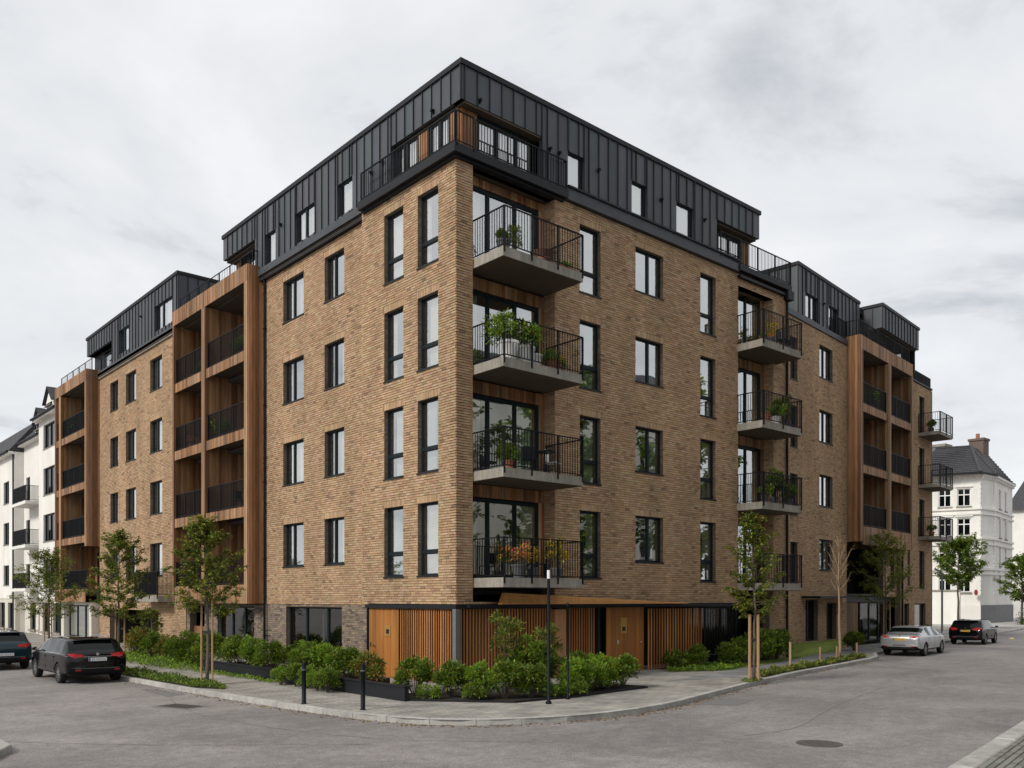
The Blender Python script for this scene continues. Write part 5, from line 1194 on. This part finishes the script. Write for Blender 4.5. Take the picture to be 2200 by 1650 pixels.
for a, b in zip(r0[:-1], r0[1:]): mb.bar((a[0], a[1], a[2] - .05), (b[0], b[1], b[2] - .05), .12, .1)
mb.build('gutter', 'dark_trim', WH)
c0 = cpt(2103, 97); ch = MB().box(W0, c0[0] - .75, c0[0] + .75, c0[1] - .75, c0[1] + .75, 16.5, 19.9).box(W0, c0[0] - .85, c0[0] + .85, c0[1] - .85, c0[1] + .85, 19.9, 20.15).build('chimney', 'chimney_brick', WH)
MB().tube([(c0[0] - .3, c0[1], 20.15), (c0[0] - .3, c0[1], 20.7)], .2, 10).build('chimney_pot', 'terracotta', ch)
c1 = cpt(2068, 96); an = MB().tube([(c1[0], c1[1], hz(975)), (c1[0], c1[1], hz(945))], .06, 6).tube([(c1[0] + 1, c1[1] - .9, hz(975)), (c1[0] + 1, c1[1] - .9, hz(948))], .06, 6).bar((c1[0], c1[1], hz(951)), (c1[0] + 1, c1[1] - .9, hz(951)), .05); an.build('aerial', 'steel_grey', WH)
c2 = cpt(2020, 104); tw = empty('stair_tower', (c2[0], c2[1], 0), 0, 'grey flat topped block rising behind the white corner house', 'building'); MB().box(W0, -.9, .9, -.9, .9, 0, 20.4).build('wall', 'stone_base', tw); MB().box(W0, -1, 1, -1, 1, 20.4, 20.7).build('coping', 'concrete', tw)
rsn = empty('wall_sign', cpt(2097, 87.6) + (hz(1273),), 0, 'oval red sign on the white corner house', 'sign'); mb = MB(); fr, L = segs[0]
mb.v = [tuple(Vector((fr.u[0], fr.u[1], 0)) * .17 * math.cos(t) + Vector((fr.n[0], fr.n[1], 0)) * dd + Vector((0, 0, .30 * math.sin(t)))) for dd in (.0, .06) for t in [i * math.pi / 10 for i in range(20)]]
mb.face(list(range(20))); mb.face(list(range(20, 40))); [mb.face([i, (i + 1) % 20, 20 + (i + 1) % 20, 20 + i]) for i in range(20)]; mb.build('plate', 'sign_red', rsn)
# low white annex, second white house, hedge
q0, q1 = cpt(1990, 86), cpt(2062, 84); fr, L = seg(q0, q1); an = empty('garden_wall', (*q0, 0), 0, 'low white wall in front of the white corner house', 'wall'); 
def child_box(fr, m, name, e, *b): o = MB().box(fr, *b).build(name, m, e); o.matrix_parent_inverse = Matrix.Translation(-Vector(e.location)); return o
child_box(fr, 'white_plaster', 'wall', an, 0, L, -.3, 0, 0, 3.3); child_box(fr, 'concrete', 'coping', an, -.1, L + .1, -.4, .1, 3.3, 3.45)
q0, q1 = cpt(2170, 118), cpt(2330, 112); fr, L = seg(q0, q1); h2 = empty('far_house', (0, 0, 0), 0, 'white house with a grey roof at the right picture edge', 'house')
ops = [(2 + i * 3.2, 3.1 + i * 3.2, 3 + k * 3.6, 5 + k * 3.6) for i in range(3) for k in range(3)]
plain_wall(fr, 0, L, 0, 14.5, ops, 'white_plaster', h2)
for o in ops: simple_window(fr, *o, -.14, h2)
mb = MB(); mb.poly([fr.p(-.5, .6, 14.4), fr.p(L, .6, 14.4), fr.p(L, -5, 19.5), fr.p(.8, -5, 19.5)]); mb.poly([fr.p(-.5, .6, 14.4), fr.p(.8, -5, 19.5), fr.p(-.5, -10, 14.4)]); mb.build('roof', 'slate', h2)
sk = MB(); 
for uu in (2.5, 6.0):
    for a in (0,): sk.poly([fr.p(uu, .6 - 1.6, 14.4 + 1.6 * .91 + .12), fr.p(uu + 1.3, .6 - 1.6, 14.4 + 1.6 * .91 + .12), fr.p(uu + 1.3, .6 - 3.2, 14.4 + 3.2 * .91 + .12), fr.p(uu, .6 - 3.2, 14.4 + 3.2 * .91 + .12)])
sk.build('skylight', 'white_paint', h2)
q = cpt(2188, 84)
cover('far_hedge', [(q[0] - 3, q[1] - 4), (q[0] + 5, q[1] - 7), (q[0] + 7, q[1] - 3), (q[0] - 1, q[1])], 6000, 0.1, [(0.05, 0.085, 0.015), (0.035, 0.06, 0.012), (0.07, 0.11, 0.02)], .22, 2.0, 17, 'dark hedge at the right edge beyond the crossing')
sheet('far_pavement', [cpt(1990, 80), cpt(2120, 76), cpt(2230, 78), cpt(2300, 110), cpt(1900, 120)], .13, 'kerb', th=.12)
e = empty('kerb_island', (46.5, 1.6, 0), .2, 'small yellow kerb island with leaves beside the dark hatchback', 'road marker'); MB().lathe((0, 0, 0), [(.16, 0), (.14, .03), (.08, .06), (.02, .07)], 12).build('island_disc', 'island_yellow', e)  # flat yellow disc stands in for a small kerb island with leaves
st = empty('street_post', (*cpt(2024, 62), .1), 0, 'grey bent street post behind the far young tree', 'post'); MB().tube([(0, 0, 0), (0, 0, 4.0), (-.1, .05, 4.4), (-.5, .3, 4.6)], .07, 8).build('pole', 'steel_grey', st)

# unseen houses added across the right-hand street to darken the right facade's panes
for i, (a, b, hh, m, lab) in enumerate([((2, -27.5), (20, -24.5), 15.5, 'cream_plaster', 'unseen cream house across the street, added to darken the right windows'), ((20.4, -24.4), (40, -21), 17, 'white_plaster', 'unseen white house across the street, added to darken the right windows')]):
    h = empty('unseen_opposite_house', (0, 0, 0), 0, lab, 'house', 'houses across the right street'); fr, L = seg(b, a)
    ops = [(1.5 + j * 3.1, 2.8 + j * 3.1, 2.2 + k * 3.3, 4.2 + k * 3.3) for j in range(int((L - 2) / 3.1)) for k in range(4)]
    plain_wall(fr, 0, L, 0, hh, ops, m, h)
    for o in ops: simple_window(fr, *o, -.14, h)
    mb = MB(); mb.poly([fr.p(0, .5, hh - .1), fr.p(L, .5, hh - .1), fr.p(L, -5, hh + 3.6), fr.p(0, -5, hh + 3.6)]); mb.poly([fr.p(0, -5, hh + 3.6), fr.p(L, -5, hh + 3.6), fr.p(L, -10, hh), fr.p(0, -10, hh)]); mb.build('roof', 'slate', h)
    MB().box(fr, .3, L - .3, -10, -9.7, 0, hh).box(fr, .3, L - .3, -2.6, -2.5, 0, hh).build('rear_wall', m, h)
# white houses on the left
def white_house(u0, u1, eave, label, cols, roofh, m='white_plaster', rows_=((3.6, 5.1), (6.65, 8.3), (9.75, 11.4), (12.5, 14.0)), balc=(), n=0, ground='cream_plaster', dormer=(), shop=()):
    h = empty('white_house', (0, u0, 0), 0, label, 'house', None); inv = Matrix.Translation(-Vector((0, u0, 0)))
    before = set(bpy.data.objects)
    ops = [(a, b, z0, z1) for a, b in cols for z0, z1 in rows_ if z1 < eave]
    plain_wall(FL, u0, u1, 2.6, eave, ops, m, h, n=n)
    MB().box(FL, u0 + .002, u0 + .3, n - 9, n - .302, .1, eave).box(FL, u0 + .3, u1, n - 3.2, n - 3, .1, eave).build('side_wall', m, h)
    for o in ops: simple_window(FL, *o, n - .12, h, cross=False, m='frame', fw=.07, sp=.16, sh=.05)
    sh = [(a, b, .4, 2.3) for a, b in shop]
    plain_wall(FL, u0, u1, .1, 2.6, sh, ground, h, n=n - .05)
    for o in sh: simple_window(FL, *o, n - .2, h, cross=False, m='frame')
    mb = MB(); d = 4.5
    mb.poly([FL.p(u0, n + .45, eave - .05), FL.p(u1, n + .45, eave - .05), FL.p(u1, n - 1.6, eave + roofh * .7), FL.p(u0, n - 1.6, eave + roofh * .7)][::-1])
    mb.poly([FL.p(u0, n - 1.6, eave + roofh * .7), FL.p(u1, n - 1.6, eave + roofh * .7), FL.p(u1, n - 6, eave + roofh), FL.p(u0, n - 6, eave + roofh)][::-1])
    mb.poly([FL.p(u0, n + .45, eave - .05), FL.p(u0, n - 1.6, eave + roofh * .7), FL.p(u0, n - 6, eave + roofh), FL.p(u0, n - 6, eave)])
    mb.build('roof', 'slate', h)
    MB().box(FL, u0, u1, n + .001, n + .42, eave - .22, eave - .06).build('eaves', m, h); MB().tube([FL.p(u0, n + .5, eave - .05), FL.p(u1, n + .5, eave - .05)], .08, 8).build('gutter', 'dark_trim', h)
    for (a, b, z) in balc:
        bo = MB().box(FL, a, b, n + .001, n + 1.1, z - .2, z).build('balcony', 'white_plaster', h); railing(FL, [(a + .03, n + .02), (a + .03, n + 1.08), (b - .03, n + 1.08), (b - .03, n + .02)], z, z + 1.05, .07, bo, r=.012)
    for (a, b, z0, z1) in dormer:
        dm = MB(); mid = (a + b) / 2
        dm.box(FL, a, b, n - 3, n - .1, z0, z1 - .9); dm.build('dormer', m, h)
        r = MB(); pk = z1 + .15
        r.poly([FL.p(a - .2, n + .1, z1 - .95), FL.p(mid, n + .1, pk), FL.p(mid, n - 4, pk), FL.p(a - .2, n - 4, z1 - .95)]); r.poly([FL.p(mid, n + .1, pk), FL.p(b + .2, n + .1, z1 - .95), FL.p(b + .2, n - 4, z1 - .95), FL.p(mid, n - 4, pk)]); r.build('dormer_roof', 'slate', h)
        g = MB(); g.poly([FL.p(a, n - .095, z1 - .9), FL.p(b, n - .095, z1 - .9), FL.p(mid, n - .095, pk - .1)]); g.build('dormer_gable', m, h)
        simple_window(FL, a + .25, b - .25, z0 + .5, z1 - .95, n - .02, h, cross=False, m='frame', fw=.07, sp=.08, sh=.05)
    MB().tube([FL.p(u0 + .15, n + .08, .2), FL.p(u0 + .15, n + .08, eave - .2)], .06, 8).build('downpipe', 'dark_trim', h)
    for o in set(bpy.data.objects) - before:
        if o.parent is h: o.matrix_parent_inverse = inv
    return h
white_house(40.7, 46.6, 14.75, 'white plastered house joined to the far left timber loggias', [(42.6, 45.4)], 2.6, n=-.1, rows_=((3.3, 5.2), (6.4, 8.2), (9.5, 11.3), (12.6, 14.2)), shop=[(41.3, 43.2), (44.2, 45.8)], dormer=[(43.3, 45.2, 14.9, 16.5)])
white_house(46.6, 52.6, 13.9, 'narrow white house with stacked black balconies on the left', [(47.5, 48.3), (50.8, 51.9)], 3.0, n=-.5, balc=[(47.2, 51.0, 3.3), (47.2, 51.0, 6.3), (47.2, 51.0, 9.3)], shop=[(47.2, 48.6), (49.4, 51)], dormer=[(47.8, 49.8, 14.0, 15.9)])
white_house(52.6, 70, 13.4, 'long white house at the left picture edge', [(54.4, 56.2), (58.5, 60.3), (63, 65)], 3.6, n=.1, shop=[(53.4, 55), (56, 57.8), (59, 61)])

# ------------------------------------------------------------------ things on the balconies
def pot(fr, u, n, z, m, label, s=.16, plant=None, ps=.35, pz=.0, name='flower_pot', group=None):
    p = fr.p(u, n, z); e = empty(name, p, 0, label, 'flower pot', group)
    MB().lathe((0, 0, 0), [(s * .7, 0), (s, s * 1.5), (s * 1.08, s * 1.5), (s * 1.08, s * 1.75), (s * .9, s * 1.75), (s * .85, s * 1.5)], 16).build('pot', m, e, smooth=False)
    if plant:
        f, st = plant; link('foliage', f, e, (0, 0, s * 1.3), U(0, 6), ps); link('stem', st, e, (0, 0, s * 1.3), 0, ps)
    return e
YEL = bush_mesh(61, 500, [(0.72, 0.55, 0.03), (0.65, 0.45, 0.03), (0.14, 0.2, 0.03)], .10, .05, .3, .45, .5, 12)
MIX = bush_mesh(62, 420, [(0.75, 0.18, 0.06), (0.8, 0.32, 0.10), (0.6, 0.52, 0.04), (0.10, 0.17, 0.02), (0.7, 0.16, 0.18)], .09, .05, .45, .3, .35, 12)
TRAIL = bush_mesh(63, 900, BRIGHT + GREEN, .12, .05, .5, .45, .35, 20)
random.seed(5)
z4, z3, z2, z1 = [3.19 + P * k for k in (3, 2, 1, 0)]
pot(FRr, 1.0, .9, z4, 'grey_pot', 'trough of leafy plants at the left end of the top corner balcony', .2, BUSH[0], .38)
pot(FRr, 1.75, .5, z4, 'grey_pot', 'dark potted cactus like plant on the top corner balcony', .14, TALL[1], .62)
ch = empty('wicker_basket', FRr.p(2.55, .85, z4), 0, 'brown round wicker basket chair on the top corner balcony', 'chair'); MB().lathe((0, 0, 0), [(.14, 0), (.22, .12), (.34, .38), (.36, .42), (.31, .42), (.18, .16)], 18).build('basket', 'wicker', ch); MB().lathe((0, 0, .16), [(.26, 0), (.27, .07), (.2, .1)], 16).build('cushion', 'terracotta', ch)
for u in (3.1, 3.4): pot(FRr, u, 1.1, z4, 'terracotta', ('left' if u < 3.2 else 'right') + ' one of two small terracotta pots on the top corner balcony', .09, LOWM[0], .35)
pot(FRr, 1.05, 1.05, z3, 'white_ceramic', 'large white pot with plants trailing over the third floor corner railing', .30, TRAIL, 1.25)
pot(FRr, 1.75, .95, z3, 'white_ceramic', 'white pot with an arching green plant on the third floor corner balcony', .30, TRAIL, 1.05)
pot(FRr, 2.35, .7, z3, 'white_ceramic', 'tall plain white planter on the third floor corner balcony', .26)
pot(FRr, 3.1, .9, z3, 'terracotta', 'terracotta pot with red flowers on the third floor corner balcony', .15, MIX, .5)
pot(FRr, 3.5, .6, z3, 'grey_pot', 'dark pot with a bush at the right end of the third floor corner balcony', .15, BUSH[1], .45)
def chair(fr, u, n, z, rz, label, m='black_metal', seat='black_metal'):
    e = empty('balcony_chair', fr.p(u, n, z), rz, label, 'chair')
    MB().box(W0, -.2, .2, -.2, .2, .42, .45).build('seat', seat, e); MB().box(W0, -.2, .2, .17, .2, .5, .85).build('backrest', seat, e)
    for x in (-.18, .18):
        for y in (-.18, .18): MB().box(W0, x - .015, x + .015, y - .015, y + .015, 0, .85 if y > 0 else .42).build('leg', m, e)
def table(fr, u, n, z, label, m='black_metal', r=.32):
    e = empty('balcony_table', fr.p(u, n, z), 0, label, 'table'); MB().lathe((0, 0, .68), [(r, 0), (r, .03)], 20).build('table_top', m, e); MB().tube([(0, 0, .02), (0, 0, .68)], .025, 8).build('leg', 'black_metal', e); MB().lathe((0, 0, 0), [(.2, 0), (.2, .02)], 16).build('base', 'black_metal', e)
chair(FRr, 3.2, .6, z2, .4, 'white cushioned chair on the second floor corner balcony', seat='white_ceramic'); table(FRr, 2.7, .8, z2, 'small round table on the second floor corner balcony'); chair(FRr, 2.2, .7, z2, -.6, 'black chair on the second floor corner balcony')
pot(FRr, 1.2, .8, z2, 'grey_pot', 'dark pot with green plant on the second floor corner balcony', .16, BUSH[0], .5)
pot(FRr, 1.45, 1.05, z1, 'grey_pot', 'trough of orange and pink flowers on the lowest corner balcony', .22, MIX, 1.0)
pot(FRr, 2.0, 1.05, z1, 'grey_pot', 'pot of yellow green flowers on the lowest corner balcony', .18, YEL, .7)
pot(FRr, 3.15, .85, z1, 'grey_pot', 'tall yellow flowering plant on the lowest corner balcony', .18, YEL, 1.05); chair(FRr, 2.55, .6, z1, .2, 'black chair on the lowest corner balcony')
pot(FRr, 14.2, .8, z4, 'terracotta', 'red pot on the top balcony of the right stack', .13, LOWM[1], .4); pot(FRr, 14.6, .9, z4, 'grey_pot', 'flower bowl on the top balcony of the right stack', .15, MIX, .35); pot(FRr, 15.8, .1, z4, 'grey_pot', 'yellow leaved tall plant by the top door of the right stack', .2, YEL, 1.1)
chair(FRr, 15.8, .7, z4, .1, 'dark folded chair on the top balcony of the right stack')
pot(FRr, 14.3, .9, z3, 'terracotta', 'row of orange planters on the third balcony of the right stack', .16, MIX, .35); pot(FRr, 15.2, .8, z3, 'grey_pot', 'bushy plant in the middle of the third balcony of the right stack', .18, BUSH[0], .7); pot(FRr, 15.9, .8, z3, 'grey_pot', 'tall bush at the right end of the third balcony of the right stack', .18, TALL[1], .7)
chair(FRr, 14.5, .6, z2, .5, 'chair on the second balcony of the right stack'); pot(FRr, 15.3, .6, z2, 'grey_pot', 'tall green plant on the second balcony of the right stack', .18, TALL[0], .75); table(FRr, 15.0, .85, z2, 'small table on the second balcony of the right stack')
pot(FL, 14.9, -.3, FLR[3], 'grey_pot', 'spiky green plant in the top right loggia of the left tower', .16, BUSH[4], .75); pot(FL, 13.6, -.2, FLR[3], 'terracotta', 'small terracotta pot in the top right loggia of the left tower', .12, LOWM[0], .5)
pot(FL, 18.8, -.3, FLR[3], 'grey_pot', 'green plant in the top left loggia of the left tower', .16, BUSH[0], .6); chair(FL, 15.2, -.5, FLR[1], .5, 'chair in the lower right loggia of the left tower'); table(FL, 14.3, -.4, FLR[1], 'small table in the lower right loggia of the left tower'); chair(FL, 18.6, -.4, FLR[1], -.4, 'chair in the lower left loggia of the left tower')
pot(FL, 37.0, -.2, FLR[3], 'grey_pot', 'leafy plant in the top loggia of the far left tower', .2, TRAIL, 1.0); pot(F2, 11.6, .2, FLR[3], 'grey_pot', 'leafy plant in the top loggia of the right tower', .2, TRAIL, .9)
pot(F2, 20.6, .6, 3.19 + P, 'terracotta', 'pots on the lowest far right balcony', .16, BUSH[3], .5); pot(F2, 20.5, .6, 3.19 + 3 * P, 'grey_pot', 'dark box of plants on the top far right balcony', .16, BUSH[0], .5)
pot(FRr, 1.15, .95, z2, 'terracotta', 'terracotta trough of herbs at the front of the second floor corner balcony', .15, TRAIL, .55)
pot(FRr, 2.75, 1.05, z3, 'terracotta', 'terracotta pot with trailing leaves in the middle of the third floor corner balcony', .15, TRAIL, .55)
pot(FRr, 14.1, .95, z2, 'grey_pot', 'leafy trough at the left end of the second balcony of the right stack', .16, TRAIL, .6)
pot(FRr, 14.9, .95, z3, 'white_ceramic', 'white pot with trailing leaves on the third balcony of the right stack', .18, TRAIL, .65)
pot(FRr, 15.9, .9, z2, 'grey_pot', 'dark potted bush at the right end of the second balcony, right stack', .16, BUSH[1], .6)
pot(FL, 16.2, -.1, FLR[2], 'grey_pot', 'bushy plant in the middle right loggia of the left tower', .18, TRAIL, .8)
pot(FL, 19.6, -.1, FLR[2], 'terracotta', 'red potted plant in the middle left loggia of the left tower', .16, MIX, .6)
# bitumen seams of old road repairs
for pts in ([(-1.0, -10.2), (0.6, -10.4), (3.0, -9.5), (6.0, -8.6), (10, -7.6)], [(-12.0, -1.3), (-11.0, -2.6), (-9.8, -3.9), (-8.6, -4.9), (-6.8, -6.4)], [(-6.9, 3.2), (-7.6, 0.2), (-7.4, -3.0), (-6.4, -6.2), (-4.2, -8.4)]):
    q = smooth(pts); mb = MB()
    for i in range(len(q) - 1):
        d = Vector((q[i + 1][0] - q[i][0], q[i + 1][1] - q[i][1])).normalized(); w = U(.005, .014); n_ = Vector((-d[1], d[0])) * w
        mb.poly([(q[i][0] + n_[0], q[i][1] + n_[1], .004), (q[i][0] - n_[0], q[i][1] - n_[1], .004), (q[i + 1][0] - n_[0], q[i + 1][1] - n_[1], .004), (q[i + 1][0] + n_[0], q[i + 1][1] + n_[1], .004)])
    tag(mb.build('road_seam', 'patch_asphalt'), kind='structure')
# fallen leaves in the gutter
random.seed(77); mb = MB()
for _ in range(900):
    i = random.randrange(8, len(KS) - 30); a, b = KS[i], KS[i + 1]; t = R(); x, y = a[0] + (b[0] - a[0]) * t, a[1] + (b[1] - a[1]) * t; dd = Vector((b[0] - a[0], b[1] - a[1])); 
    if dd.length < 1e-4: continue
    dd.normalize(); off = abs(random.gauss(0, .16)) + .02; x += dd[1] * off; y -= dd[0] * off
    leaf(mb, (x, y, .008), (U(-1, 1), U(-1, 1), U(-.02, .1)), U(.05, .09), .04, random.choice([(.30, .17, .05), (.22, .12, .05), (.35, .24, .06), (.15, .09, .04)]))
tag(mb.build('fallen_leaves', 'leaf'), 'brown fallen leaves lying along the kerb', 'leaves', kind='stuff')
